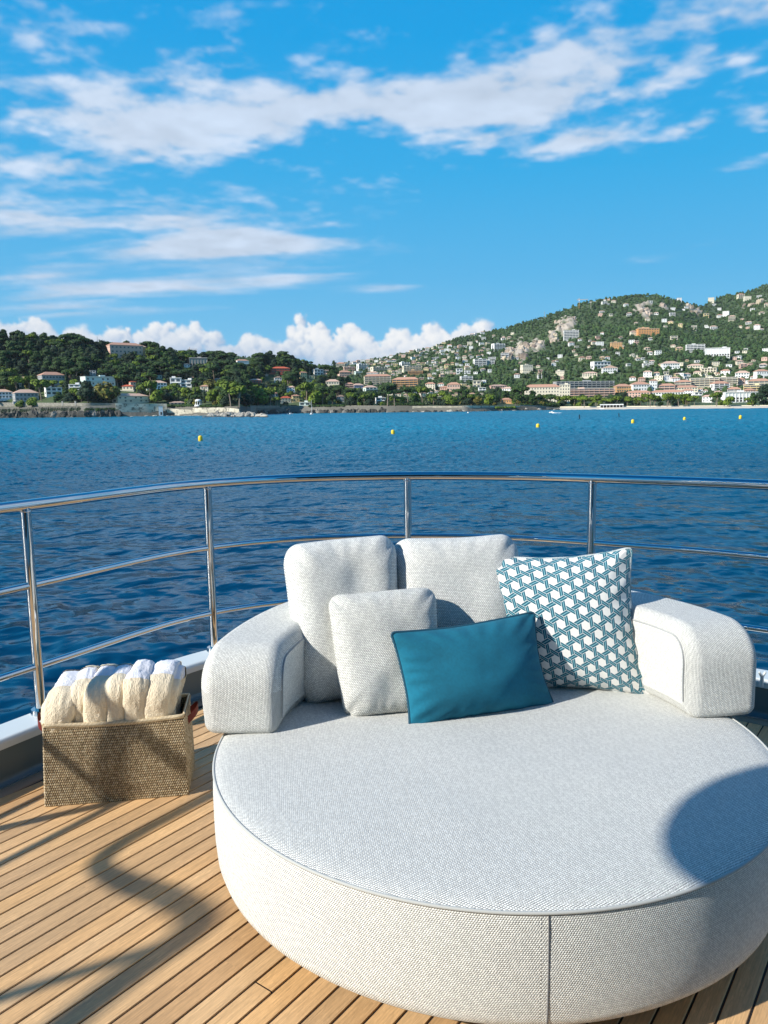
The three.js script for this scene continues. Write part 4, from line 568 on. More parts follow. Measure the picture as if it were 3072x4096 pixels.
function crane(X, top, foot, arm, label) { const p = onGround(X, foot), r = Math.hypot(p.x, p.z), h = (foot - top) * r / 3076, l = arm * r / 3076, t = thing('tower_crane', label, 'crane', p, -Math.atan2(p.x, -p.z)), m = arm > 34 ? M.ochre : M.stone, w = Math.max(.5, r / 3076 * 1.6), legs = []; for (const sx of [-1, 1]) for (const sz of [-1, 1]) legs.push(new THREE.BoxGeometry(w * .35, h, w * .35).translate(sx * w * .6, h / 2, sz * w * .6)); for (let i = 0; i < h / w / 2; i++) legs.push(new THREE.BoxGeometry(w * 1.5, w * .25, w * .25).translate(0, i * w * 2, w * .6)); part('mast', mergeGeometries(legs), m, t); box('jib', l, w * .7, w * .7, l * .32, h * .86, 0, m, t); box('cab', w * 1.6, w * 1.8, w * 1.6, 0, h * .8, 0, M.white, t); box('counterweight', w * 2, w * 2.2, w * 1.6, -l * .17, h * .84, 0, M.grey, t); }
crane(760, 1392, 1446, 36, 'tan tower crane on the headland above the grey stone mansion'); crane(2316, 1196, 1238, 40, 'tan tower crane on the mountain skyline'); crane(2363, 1206, 1235, 24, 'pale smaller crane on the mountain, right of the skyline crane');
{ const p = onGround(2178, 1266), r = Math.hypot(p.x, p.z), t = thing('radio_mast', 'thin radio mast on the mountain ridge', 'mast', p); part('pole', new THREE.CylinderGeometry(.35, .7, 22 * r / 3076, 6).translate(0, 11 * r / 3076, 0), M.grey, t); for (const k of [.5, .75, .92]) box('crossbar', 3, .5, .5, 0, 22 * k * r / 3076, 0, M.grey, t);
  const q = onGround(393, 1420), s = Math.hypot(q.x, q.z), u = thing('radio_mast', 'thin mast left of the pink palace', 'mast', q); part('pole', new THREE.CylinderGeometry(.25, .6, 60 * s / 3076, 6).translate(0, 30 * s / 3076, 0), M.grey, u); for (const k of [.6, .75]) box('crossbar', 2.4, .4, .4, 0, 60 * k * s / 3076, 0, M.grey, u); }
// boats
function hullGeo(L, B, H) { return sheet(16, 10, (u, v) => { const s = u * 2 - 1, taper = u < .55 ? lerp(.86, 1, u / .55) : Math.sqrt(Math.max(0, 1 - ((u - .55) / .45) ** 2)), a = (v * 2 - 1), side = Math.sign(a) * Math.pow(Math.abs(a), .6); return [s * L / 2, H * (Math.abs(a) ** 1.6) * (1 + .35 * Math.max(0, s)) - .25, side * B / 2 * taper]; }); }
const deckGeo = (L, B, y) => { const s = new THREE.Shape(), n = 14; for (let i = 0; i <= n; i++) { const u = i / n, w = B / 2 * (u < .55 ? lerp(.86, 1, u / .55) : Math.sqrt(1 - ((u - .55) / .45) ** 2)); i ? s.lineTo((u - .5) * L, w) : s.moveTo(-L / 2, w); } for (let i = n; i >= 0; i--) { const u = i / n; s.lineTo((u - .5) * L, -B / 2 * (u < .55 ? lerp(.86, 1, u / .55) : Math.sqrt(1 - ((u - .55) / .45) ** 2))); } return new THREE.ExtrudeGeometry(s, { depth: .08, bevelEnabled: false }).rotateX(-Math.PI / 2).translate(0, y, 0); };
const gel = mat(.82, .82, .80, .25), navy = mat(.015, .02, .05, .3), twoSided = (m) => { const c = m.clone(); c.side = THREE.DoubleSide; return c; }, hullWhite = twoSided(gel), hullDark = twoSided(navy);
function boat(X, Y, px, turn, kindOf, dark, name, label, cat) { const p = level(X, Y, 0), r = Math.hypot(p.x, p.z), L = px * r / 3076, t = thing(name, label, cat, p, turn), B = L * .36, H = L * .17; part('hull', hullGeo(L, B, H), dark ? hullDark : hullWhite, t); part('deck', deckGeo(L * .96, B * .92, H * .62), gel, t);
  if (kindOf !== 'dinghy') { part('cabin', new RoundedBoxGeometry(L * .34, H * 1.1, B * .66, 2, H * .2).translate(-L * .02, H * 1.2, 0), gel, t); box('window', L * .30, H * .34, B * .68, -L * .02, H * 1.38, 0, M.glass, t); part('windscreen', new THREE.BoxGeometry(.1, H * .7, B * .6).rotateZ(.5).translate(L * .2, H * 1.3, 0), M.glass, t); }
  if (kindOf === 'dinghy') { part('thwart', new THREE.BoxGeometry(L * .1, .12, B * .8).translate(0, H * .8, 0), gel, t); part('outboard', new RoundedBoxGeometry(L * .08, H * 1.4, L * .08, 2, .1).translate(-L * .5, H * .8, 0), navy, t); }
  return [t, L, B, H]; }
boat(1163, 1659, 24, .6, 'motor', false, 'motor_boat', 'white motor boat moored left of the sailing boat', 'motor boat');
boat(1872, 1654, 20, 1.3, 'motor', true, 'motor_boat', 'dark hulled motor boat with white cabin off the middle shore', 'motor boat');
boat(2006, 1650, 16, .1, 'dinghy', false, 'dinghy', 'small white dinghy off the restaurant terrace', 'dinghy');
boat(3002, 1640, 11, .3, 'dinghy', false, 'sailing_dinghy', 'tiny pale boat by the beach near the right edge', 'dinghy');
{ const [t, L, B, H] = boat(1246, 1660, 24, 1.15, 'motor', false, 'sailing_boat', 'white sailing boat with a bare tall mast in front of the grey sea wall', 'sailing boat'); part('mast', new THREE.CylinderGeometry(.10, .16, L * 2.35, 8).translate(L * .08, L * 1.25, 0), gel, t); part('boom', new THREE.CylinderGeometry(.09, .09, L * .5, 6).rotateZ(1.5708).translate(-L * .17, H * 2.5, 0), gel, t); part('keel', new THREE.BoxGeometry(L * .3, .8, .2).translate(0, -.5, 0), gel, t); part('forestay', tube([V(L * .08, L * 2.4, 0), V(L * .48, H, 0)], .03, 4, 4), M.grey, t); }
{ const [t, L, B, H] = boat(2207, 1653, 22, 2.6, 'motor', false, 'speed_boat', 'white speed boat with a foamy wake in front of the cream hotel', 'speed boat'); t.position.y = .3;
  const foam = mat(.85, .87, .88, .9), R = rng(4), gs = []; for (let i = 0; i < 90; i++) { const s = .2 + R() * .5, x = -L * (.3 + 1.2 * R()), z = (R() - .5) * B * (1 + 1.6 * -x / L); gs.push(new THREE.IcosahedronGeometry(s, 1).scale(2, .5, 1.2).translate(x, -.2, z)); } part('wake', mergeGeometries(gs), foam, t).userData.kind = 'stuff'; }
// two people standing on boards, far off
{ const suit = mat(.01, .012, .02, .8), board = mat(.05, .05, .07, .5), body = new THREE.LatheGeometry([[0, 0], [.16, .02], [.17, .5], [.2, .95], [.17, 1.15], [.24, 1.45], [.2, 1.55], [.07, 1.6], [.11, 1.7], [.11, 1.82], [0, 1.9]].map(([a, b]) => new THREE.Vector2(a, b)), 12);
  [[2318, 1676, 'nearer of two people standing on boards out on the bay'], [2476, 1669, 'farther of two people standing on boards out on the bay']].forEach(([X, Y, l], i) => { const p = level(X, Y, .25), o = part('person', body, suit); o.position.copy(p); o.scale.set(1.2, 1.15, 1); o.rotation.z = .06; tag(o, l, 'person'); const b = part('board', new THREE.SphereGeometry(1, 16, 8).scale(1.5, .09, .38), board); b.position.set(p.x, .18, p.z); tag(b, `dark board under the ${i ? 'farther' : 'nearer'} person on the bay`, 'paddle board'); }); }
// buoys
{ const yel = mat(.78, .55, .03, .45), prof = [[0, -.5], [.5, -.45], [.56, -.2], [.56, .75], [.5, 1.0], [.36, 1.16], [.14, 1.24], [0, 1.25]].map(([a, b]) => new THREE.Vector2(a, b)), body = new THREE.LatheGeometry(prof, 20), eye = new THREE.TorusGeometry(.12, .03, 6, 12), names = ['nearest yellow buoy, left of the others', 'yellow buoy above the middle rail post', 'third yellow buoy from the left', 'fourth yellow buoy from the left', 'fifth yellow buoy from the left', 'yellow buoy farthest right'];
  [[802, 1765, 17], [1572, 1739, 15], [2151, 1713, 14], [2531, 1694, 12], [2738, 1682, 10], [2961, 1675, 10]].forEach(([X, Y, px], i) => { const p = level(X, Y, 0), r = Math.hypot(p.x, p.z); p.y = .2; const t = thing('buoy', `${names[i]} floating on the bay`, 'buoy', p, 0, 'yellow buoys in a row on the bay'); part('float', body, yel, t); part('lifting_eye', eye, M.steel, t).position.y = 1.34; part('band', new THREE.CylinderGeometry(.565, .565, .12, 20).translate(0, .1, 0), mat(.5, .35, .02, .5), t); t.scale.setScalar(px * r / 3076 / 1.12); t.rotation.z = .06 * Math.sin(i * 2.1); }); }

// ---------------------------------------------------------------- the yacht: bulwark, deck, guard rail
const railPlan = new THREE.CatmullRomCurve3([[-4.9, 1.85], [-3.47, -.55], [-2.24, -2.43], [-1.62, -3.45], [-1.06, -4.30], [-.55, -4.60], [.15, -4.67], [.72, -4.56], [1.19, -4.35], [1.95, -3.88], [2.62, -3.30], [3.3, -2.4], [3.75, -1.2], [4.1, .8]].map(([x, z]) => V(x, 0, z)), false, 'centripetal');
const railPts = railPlan.getSpacedPoints(260), railN = railPts.map((p, i) => { const t = railPts[Math.min(260, i + 1)].clone().sub(railPts[Math.max(0, i - 1)]).normalize(); return V(-t.z, 0, t.x); });   // inboard
const swept = (profile, uvk = 1) => { let run = 0; const p = [], t = [], ix = [], m = profile.length; railPts.forEach((q, i) => { if (i) run += q.distanceTo(railPts[i - 1]); profile.forEach(([o, y], j) => { p.push(q.x + railN[i].x * o, y, q.z + railN[i].z * o); t.push(run * uvk, j * .1); }); }); for (let i = 0; i < railPts.length - 1; i++) for (let j = 0; j < m - 1; j++) { const a = i * m + j, b = a + m; ix.push(a, a + 1, b, b, a + 1, b + 1); } const g = geoOf(p, ix, t); return g; };
const dbl = (m) => { const c = m.clone(); c.side = THREE.DoubleSide; return c; };
{
  const t = thing('bulwark', 'white painted yacht bulwark with a flat cap under the guard rail', 'bulwark', V(0, 0, 0)), cap = DECK + .2, arc = (x, y, r, a0, a1) => Array.from({ length: 6 }, (_, i) => { const a = lerp(a0, a1, i / 5) * RAD; return [x + r * Math.cos(a), y + r * Math.sin(a)]; });
  part('cap', swept([[-.05, cap - .04], ...arc(-.035, cap - .015, .015, 180, 90), ...arc(.105, cap - .02, .02, 90, 0), [.122, cap - .045]]), dbl(M.paint), t);
  part('inner_wall', swept([[.118, cap - .045], [.118, DECK + .03], [.128, DECK + .012], [.15, DECK + .003]]), dbl(M.paintInShade), t);  // the wall's shade is put into a darker copy of the paint
  part('hull_side', swept([[-.048, cap - .04], [-.06, cap - .3], [-.25, 2.5], [-.6, -.6]]), dbl(M.paint), t);
}
// teak: grain along u
const grainTex = texture(1024, 256, (u, v) => { const f = wrapNoise(u, v, 4, 4), fine = wrapNoise(u * .5, v, 96, 2), fleck = smooth(.62, .8, wrapNoise(u, v, 60, 2)) * smooth(.45, .7, wrapNoise(u, v, 5, 2)), line = wrapNoise((u * .125) % 1, v, 64, 2); const k = .80 + .12 * (f - .5) + .12 * (line - .5) + .13 * (fine - .5) + .06 * fleck; return [k * 1.0, k * .82, k * .60]; }, true);
const grainBump = texture(512, 256, (u, v) => .5 * wrapNoise((u * .125) % 1, v, 64, 2) + .5 * wrapNoise(u, v, 80, 2));
const teak = [[1, .98, .95], [.90, .87, .83], [1.04, 1.02, .98], [.97, .92, .84], [1.02, 1.02, 1.02], [.84, .79, .74], [.84, .83, .83], [1.03, .97, .86]].map(([r, g, b]) => new THREE.MeshStandardMaterial({ color: rgb(r, g, b), roughness: .55, map: every(grainTex, 1.3, .22), bumpMap: every(grainBump, .7, .22), bumpScale: .0009 }));
{
  const t = new THREE.Group(); t.name = numbered('deck'); scene.add(t); tag(t, 'teak planked yacht deck with black caulked seams', 'deck', null, 'structure');
  const inner = railPts.map((p, i) => V(p.x + railN[i].x * .15, 0, p.z + railN[i].z * .15)), shape = (o, y, th) => { const s = new THREE.Shape(railPts.map((p, i) => new THREE.Vector2(p.x + railN[i].x * o, -(p.z + railN[i].z * o)))); const g = new THREE.ExtrudeGeometry(s, { depth: th, bevelEnabled: false }); g.rotateX(-Math.PI / 2); g.translate(0, y - th, 0); return g; };
  part('caulking', shape(.145, DECK - .004, .12), M.caulk, t);
  part('margin_board', swept([[.152, DECK - .02], [.153, DECK + .001], [.222, DECK + .001], [.223, DECK - .02]]), new THREE.MeshStandardMaterial({ color: rgb(.34, .24, .16), roughness: .6, side: THREE.DoubleSide }), t);
  const az = 36.5 * RAD, d = V(Math.sin(az), 0, -Math.cos(az)), n = V(Math.cos(az), 0, Math.sin(az)), pitch = .0678, wide = .0616, R = rng(31);
  const poly = railPts.map((p, i) => [p.x + railN[i].x * .228, p.z + railN[i].z * .228]), b = .0015;
  for (let k = -60; k < 90; k++) {
    const off = -2.426 + (k + .5) * pitch, hits = [];
    for (let i = 0; i < poly.length; i++) { const p = poly[i], q = poly[(i + 1) % poly.length], a = p[0] * n.x + p[1] * n.z - off, c = q[0] * n.x + q[1] * n.z - off; if (a * c < 0) { const f = a / (a - c); hits.push((lerp(p[0], q[0], f)) * d.x + (lerp(p[1], q[1], f)) * d.z); } }
    hits.sort((x, y) => x - y); if (hits.length < 2) continue;
    let s0 = Math.max(hits[0], -1.5), end = hits[hits.length - 1]; if (end - s0 < .1) continue;
    while (s0 < end - .05) { let s1 = Math.min(end, s0 + 2.8 + R() * 4); if (end - s1 < .5) s1 = end; const L = s1 - s0 - .004, w = wide / 2, u0 = R() * 9, v0 = R() * 9, pos = [], uv = [], ix = [], put = (s, o, y) => { const p = d.clone().multiplyScalar(s0 + s).addScaledVector(n, off + o); pos.push(p.x, y, p.z); uv.push(u0 + s, v0 + o + (y - DECK)); };
      for (const s of [0, L]) for (const [o, y] of [[-w, DECK - .006], [-w, DECK - b], [-w + b, DECK], [-w + b, DECK], [w - b, DECK], [w - b, DECK], [w, DECK - b], [w, DECK - .006]]) put(s, o, y);
      for (const j of [0, 1, 3, 5, 6]) ix.push(j, j + 1, j + 8, j + 8, j + 1, j + 9);
      part('teak_plank', geoOf(pos, ix.map((_, i) => ix[i - i % 3 + [0, 1, 2][i % 3]]), uv), teak[Math.floor(R() * teak.length)], t); s0 = s1; }
  }
}
{
  const t = thing('guard_rail', 'polished steel guard rail with two lower rails along the curved deck edge', 'railing', V(0, 0, 0));
  // the hand rail steps up behind the camera's left, as its shadow on the deck tells
  const lift = ([x, z, h]) => V(x - 1.6003 * h * .891, DECK + h, z + 1.6003 * h * .454), high = [[-.72, -1.70, 1.9], [-.76, -1.98, 1.91], [-.62, -2.17, 1.92], [-.615, -2.25, 1.87], [-.72, -2.345, 1.69], [-.93, -2.455, 1.40], [-1.03, -2.55, 1.24], [-1.0, -2.67, 1.185]];
  const up = high.map(lift), start = [V(-4.9, DECK + 1.9, 1.85), V(-4.1, DECK + 1.9, .45)], idx = railPts.findIndex((p) => p.z < -2.35), top = [...start, ...up.slice(1).filter((p) => p.z > -2.3), ...railPts.slice(idx).filter((_, i) => i % 6 === 0).map((p) => V(p.x, DECK + 1.18, p.z))];
  const curve = new THREE.CatmullRomCurve3(top, false, 'centripetal'); part('hand_rail', sheet(20, 460, (u, v) => { const p = curve.getPointAt(v), g = curve.getTangentAt(v), n = V(0, 1, 0).cross(g).normalize(), b = g.clone().cross(n), a = -u * 6.283185, r = p.y > DECK + 1.2 ? lerp(.026, .040, smooth(1.2, 1.6, p.y - DECK)) : .026; return [p.x + (n.x * Math.cos(a) + b.x * Math.sin(a)) * r, p.y + (n.y * Math.cos(a) + b.y * Math.sin(a)) * r, p.z + (n.z * Math.cos(a) + b.z * Math.sin(a)) * r]; }), M.steel, t);
  const along = (h, r) => part('lower_rail', new THREE.TubeGeometry(new THREE.CatmullRomCurve3(railPts.filter((_, i) => i % 4 === 0).map((p) => V(p.x, DECK + h, p.z)), false, 'centripetal'), 400, r, 14), M.steel, t);
  along(.81, .0165); along(.425, .0165);
  const postAt = (x, z) => { let b = 0, bd = 9; railPts.forEach((p, i) => { const q = Math.hypot(p.x - x, p.z - z); if (q < bd) { bd = q; b = i; } }); return railPts[b]; };
  const posts = [[-3.32, -.78, 1.9], [-2.24, -2.43, 1.18], [-1.62, -3.45, 1.18], [-1.035, -4.36, 1.18], [.15, -4.67, 1.18], [1.19, -4.35, 1.18], [2.25, -3.66, 1.18], [3.2, -2.5, 1.18], [3.75, -1.2, 1.18]];
  for (const [x, z, h] of posts) { const p = postAt(x, z), o = part('post', new THREE.CylinderGeometry(.0235, .0235, h - .2, 24).translate(0, DECK + .2 + (h - .2) / 2, 0), M.steel, t); o.position.set(p.x, 0, p.z); part('flange', new THREE.CylinderGeometry(.042, .046, .022, 24).translate(0, DECK + .211, 0), M.steel, o); const w = new THREE.TorusGeometry(.0245, .004, 8, 24).rotateX(1.5708); part('weld', w.translate(0, DECK + h - .026, 0), M.steel, o); }
}
{ // deck above and saloon front, unseen: added to darken rail reflections and ambient light
  const t = thing('added_upper_deck', 'unseen dark wheelhouse and overhanging upper deck, added to darken the rail reflections', 'superstructure', V(0, DECK, 0)), s = new THREE.Shape(); s.moveTo(-3.6, -.9); s.absarc(-2.7, -1.3 + .4, .9, Math.PI, Math.PI / 2, true); s.lineTo(2.9, 0); s.absarc(2.9, -.9, .9, Math.PI / 2, 0, true); s.lineTo(3.8, -8); s.lineTo(-3.6, -8); s.closePath();
  const under = mat(.012, .018, .035, .35); part('overhang', new THREE.ExtrudeGeometry(s, { depth: .32, bevelEnabled: true, bevelSize: .05, bevelThickness: .05, bevelSegments: 3 }).rotateX(-Math.PI / 2).translate(0, 2.55, .45), under, t);
  part('wheelhouse', new RoundedBoxGeometry(7.2, 3.3, 7, 4, .25).translate(.1, 4.5, 4.6), under, t); for (let i = 0; i < 5; i++) part('window', new RoundedBoxGeometry(1.2, 1.1, .08, 2, .03).translate(-2.7 + i * 1.4, 4.7, 1.09), M.glass, t);
  part('saloon_front', new THREE.BoxGeometry(7.0, 2.5, .2).translate(0, 1.26, 3.4), under, t); for (let i = 0; i < 4; i++) part('saloon_door', new THREE.BoxGeometry(1.5, 2.2, .05).translate(-2.4 + i * 1.6, 1.15, 3.27), M.glass, t);
}
{ // unseen dome on an arm, added to throw the round shade on the seat
  const c = V(-1.12, DECK + 2.13, -.80), t = thing('added_shade_dome', 'unseen white dome on a bracket, added to shade the seat', 'aerial dome', c);
  part('dome', new THREE.SphereGeometry(.33, 32, 24).scale(1, 1.02, 1), M.paint, t); part('bracket', new THREE.CylinderGeometry(.04, .04, 2.4, 12).rotateX(1.5708).translate(0, -.2, 1.3), M.paint, t); part('mast', new THREE.CylinderGeometry(.07, .09, 2.3, 16).translate(0, -1.0, 2.5), M.paint, t);
  const k = upright(3048, 2710, -3.66), f = thing('deck_fitting', 'small pale fitting standing on the bulwark cap at the right edge', 'fitting', V(k.x, DECK + .2, k.z)); part('stem', new THREE.CylinderGeometry(.008, .01, .05, 10).translate(0, .025, 0), M.paint, f); for (const s of [-1, 1]) part('horn', new THREE.CapsuleGeometry(.006, .02, 4, 8).rotateZ(-s * .5).translate(s * .009, .062, 0), M.paint, f);
}

// ---------------------------------------------------------------- the daybed
const cells = 28, weaveR = rng(64), tone = Float32Array.from({ length: cells * cells * 2 }, () => weaveR());
const weaveAt = (u, v) => { const y = v * cells, j = Math.floor(y), x = u * cells * .75 + (j % 2) * .5 + .06 * Math.sin(j * 2.1), i = Math.floor(x), a = x - i - .5, b = y - j - .5, r = Math.hypot((a + b * .22) / .52, b / .56), h = Math.sqrt(Math.max(0, 1 - Math.min(1, r) ** 2)); return [h, tone[(i % 21 + 21) % 21 + (j % cells) * cells]]; };
const weaveBump = texture(504, 504, (u, v) => weaveAt(u, v)[0]), weaveTex = texture(504, 504, (u, v) => { const [h, k] = weaveAt(u, v), s = lerp(.44, 1, smooth(.05, .6, h)) * (.92 + .11 * k); return [s * .97, s * .97, lerp(s, .55, .1 * (1 - h)) * .955]; }, true);
const fabric = (size, tint = [.88, .87, .85]) => { const a = weaveTex.clone(), b = weaveBump.clone(); a.needsUpdate = b.needsUpdate = true; return new THREE.MeshPhysicalMaterial({ color: rgb(...tint), roughness: .92, map: every(a, size), bumpMap: every(b, size), bumpScale: size / cells * .30, sheen: .15, sheenRoughness: .8 }); };
const seatCloth = fabric(.142, [.87, .87, .865]), armCloth = fabric(.145, [.85, .85, .845]), pillowCloth = fabric(.165, [.86, .86, .86]), smallCloth = fabric(.17, [.77, .77, .765]);
const pipe = mat(.44, .45, .43, .85), BED = V(.356, DECK, -2.608);
{
  const t = thing('daybed', 'round pale grey woven daybed with a curved backrest in front of the rail', 'daybed', BED);
  part('plinth', new THREE.CylinderGeometry(.80, .80, .10, 64).translate(0, .052, 0), M.black, t);
  const prof = [[.86, .098], [.90, .099], [.928, .105], [.946, .122], [.954, .145], [.958, .2], [.9595, .27], [.958, .34], [.955, .395], [.9505, .418]];
  let vv = [0]; prof.forEach((p, i) => { if (i) vv.push(vv[i - 1] + Math.hypot(p[0] - prof[i - 1][0], p[1] - prof[i - 1][1])); });
  part('base_band', sheet(200, prof.length - 1, (u, v) => { const i = Math.round(v * (prof.length - 1)), a = -u * 6.283185, r = prof[i][0] + .006 * (fbm(u * 14, v * 2, 3) - .5) * (i > 0 && i < prof.length - 1 ? 1 : .3); return [Math.sin(a) * r, prof[i][1], Math.cos(a) * r, u * 6.02, vv[i]]; }, true), seatCloth, t);
  const cushion = (r) => .420 + .012 * (1 - Math.pow(r / .951, 2.2)) + .016 * Math.sqrt(Math.max(0, 1 - Math.pow(r / .951, 14)));
  part('seat_cushion', sheet(160, 40, (u, v) => { const a = -u * 6.283185, r = .9505 * Math.pow(v, .7), x = Math.sin(a) * r, z = Math.cos(a) * r; return [x, cushion(r) + .012 * (fbm(x * 1.8 + 9, z * 1.8, 3) - .5) * smooth(.94, .7, r), z, x * .9 + z * .436, z * .9 - x * .436]; }), seatCloth, t);
  part('piping', new THREE.TorusGeometry(.9525, .0048, 8, 200).rotateX(1.5708).translate(0, .420, 0), pipe, t);
  const s = level(2197, 3660, DECK + .42), a = Math.atan2(s.x - BED.x, s.z - BED.z); part('band_seam', tube(prof.slice(2).map(([r, y]) => V(Math.sin(a) * (r + .0006), y, Math.cos(a) * (r + .0006))), .0022, 30, 6), mat(.2, .2, .2, .9), t);
  // backrest: a rounded block bent round the seat
  const ri = .755, ro = 1.036, rm = .9, h0 = .432, h1 = .786, a0 = -88.6 * RAD, a1 = 82.6 * RAD, L = (a1 - a0) * rm, bev = .05, NI = 150, NJ = 14, R1 = .15, R0 = .035;
  const outline = (i, j, ins) => { const s0 = ins, s1 = L - ins, y0 = h0 + ins, y1 = h1 - ins, f = i / NI, g = f < .15 ? (f / .15) ** 1.6 * .12 : f > .85 ? 1 - ((1 - f) / .15) ** 1.6 * .12 : lerp(.12, .88, (f - .15) / .7), s = lerp(s0, s1, g), e = Math.min(s - s0, s1 - s), rt = Math.max(.02, R1 - ins), rb = Math.max(.006, R0 - ins), hump = -.075 * smooth(.30, .0, g) - .012 * smooth(.75, 1, g), yt = y1 + hump * .6 - (e < rt ? rt - Math.sqrt(rt * rt - (rt - e) ** 2) : 0), yb = y0 + (e < rb ? rb - Math.sqrt(rb * rb - (rb - e) ** 2) : 0); return [s, lerp(yb, yt, j / NJ), e]; };
  const pos = [], uv = [], ix = [], at = (s, y, r) => { const th = a0 + s / rm; pos.push(Math.sin(th) * r + .012, y, -Math.cos(th) * r); }, rim = []; for (let i = 0; i < NI; i++) rim.push([i, NJ]); for (let j = NJ; j > 0; j--) rim.push([NI, j]); for (let i = NI; i > 0; i--) rim.push([i, 0]); for (let j = 0; j < NJ; j++) rim.push([0, j]);
  const puff = (s, y, sgn) => sgn * .010 * Math.sin(Math.PI * clamp((y - h0) / (h1 - h0))) ;
  for (const [r, sg] of [[ri, -1], [ro, 1]]) { const b = pos.length / 3; for (let i = 0; i <= NI; i++) for (let j = 0; j <= NJ; j++) { const [s, y] = outline(i, j, bev); at(s, y, r + puff(s, y, sg)); uv.push(s, y); } for (let i = 0; i < NI; i++) for (let j = 0; j < NJ; j++) { const p = b + i * (NJ + 1) + j, q = p + NJ + 1; sg < 0 ? ix.push(p, q, p + 1, p + 1, q, q + 1) : ix.push(p, p + 1, q, p + 1, q + 1, q); } }
  const layers = []; for (let k = 0; k <= 6; k++) { const f = k / 6 * 1.5708; layers.push([ri + bev * (1 - Math.cos(f)), bev * (1 - Math.sin(f))]); } for (let k = 6; k >= 0; k--) { const f = k / 6 * 1.5708; layers.push([ro - bev * (1 - Math.cos(f)), bev * (1 - Math.sin(f))]); }
  const b = pos.length / 3, m = rim.length; layers.forEach(([r, ins], k) => { let run = 0, last; for (let q = 0; q <= m; q++) { const [i, j] = rim[q % m], [s, y] = outline(i, j, ins); if (last) run += Math.hypot(s - last[0], y - last[1]); last = [s, y]; at(s, y, r + (k === 0 ? puff(s, y, -1) : k === layers.length - 1 ? puff(s, y, 1) : 0)); uv.push(run, k <= 6 ? k / 6 * 1.5708 * bev : .0785 + (ro - ri - 2 * bev) + (k - 7) / 6 * .0785); } });
  for (let k = 0; k < layers.length - 1; k++) for (let q = 0; q < m; q++) { const p = b + k * (m + 1) + q, n = p + m + 1; ix.push(p, p + 1, n, p + 1, n + 1, n); }
  const g = geoOf(pos, ix, uv); part('backrest', g, dbl(armCloth), t);
  const line = []; for (let q = 0; q < m; q++) { const [i, j] = rim[q]; if (j === 0 && i > 0 && i < NI) continue; const [s, y] = outline(i, j, bev * .96), th = a0 + s / rm, r = ri - .0006 + puff(s, y, -1); line.push([q, V(Math.sin(th) * r + .012, y, -Math.cos(th) * r)]); }
  const left = line.filter(([q]) => q >= NI + NJ), order = [...line.filter(([q]) => q >= m - NJ).map((l) => l[1]), ...line.filter(([q]) => q < NI + NJ).map((l) => l[1])];
  part('backrest_piping', new THREE.TubeGeometry(new THREE.CatmullRomCurve3(order, false, 'centripetal'), 400, .0026, 6), mat(.36, .37, .37, .9), t);
}
// pillows: four corners seen from the front, top left round to bottom left
function pillow(name, label, category, corners, T, m, o) {
  const C = corners.map(([x, y, z]) => V(x, DECK + y, z)), [TL, TR, BR, BL] = C, mid = C.reduce((s, c) => s.add(c), V(0, 0, 0)).multiplyScalar(.25), n = TR.clone().sub(BL).cross(TL.clone().sub(BR)).normalize(), W = TL.distanceTo(TR), H = TL.distanceTo(BL), N = 56, t = thing(name, label, category, mid);
  const spot = (u, v) => { const e = Math.max(Math.abs(u), Math.abs(v), 1e-6), m = Math.min(Math.abs(u), Math.abs(v)) / e, c = 1 - o.round, B = c * (1 + m), A = 1 + m * m, k = m <= c ? 1 : Math.min(1, (B + Math.sqrt(Math.max(0, B * B - A * (2 * c * c - o.round * o.round)))) / A), wob = 1 + .012 * Math.sin(3 * Math.atan2(v, u) + o.seed), su = u * lerp(1, k, e * e) * wob, sv = v * lerp(1, k, e * e) * wob, x = su * (1 - o.pinch * (1 - v * v) * u * u), y = sv * (1 - o.pinch * (1 - u * u) * v * v), f = (x + 1) / 2, g = (y + 1) / 2; return BL.clone().lerp(BR, f).lerp(TL.clone().lerp(TR, f), g).sub(mid); };
  const face = (sg) => sheet(N, N, (a, b) => { const u = Math.sin((a - .5) * Math.PI * .97) / Math.sin(Math.PI * .485), v = Math.sin((b - .5) * Math.PI * .97) / Math.sin(Math.PI * .485), p = spot(u, v), k = Math.pow(Math.max(0, (1 - Math.pow(Math.abs(u), o.a)) * (1 - Math.pow(Math.abs(v), o.a))), o.q);
    const e = Math.max(Math.abs(u), Math.abs(v)), fold = (fbm(u * 1.3 + o.seed, v * 1.3 + o.seed, 2) - .5) * .035 * k, ang = Math.atan2(v, u), crease = Math.sin(ang * 22 + o.seed + 3 * noise2(u * 2, v * 2)) * (o.crease || 0) * smooth(.55, .92, e) * smooth(1, .95, e), gull = (o.dent || 0) * Math.exp(-(((u - (o.du || 0)) / .5) ** 2 + ((v - (o.dv || .4)) / .45) ** 2)) * k;
    p.addScaledVector(n, sg * (T / 2 * k + (sg > 0 ? fold + crease - gull : 0)) + (sg > 0 ? .0004 : 0)); return [p.x, p.y, p.z, u * W / 2, v * H / 2]; }, sg < 0);
  part('cover', face(1), m, t); part('back_cover', face(-1), m, t);
  const edge = []; for (let i = 0; i < 120; i++) { const q = i / 30, s = (q % 1) * 2 - 1, w = Math.sin(s * 1.5708); edge.push(q < 1 ? spot(w, 1) : q < 2 ? spot(1, -w) : q < 3 ? spot(-w, -1) : spot(-1, w)); }
  if (o.piping) part('piping', new THREE.TubeGeometry(new THREE.CatmullRomCurve3(edge, true, 'centripetal'), 260, o.piping, 8, true), o.pipeMat || m, t);
  return t;
}
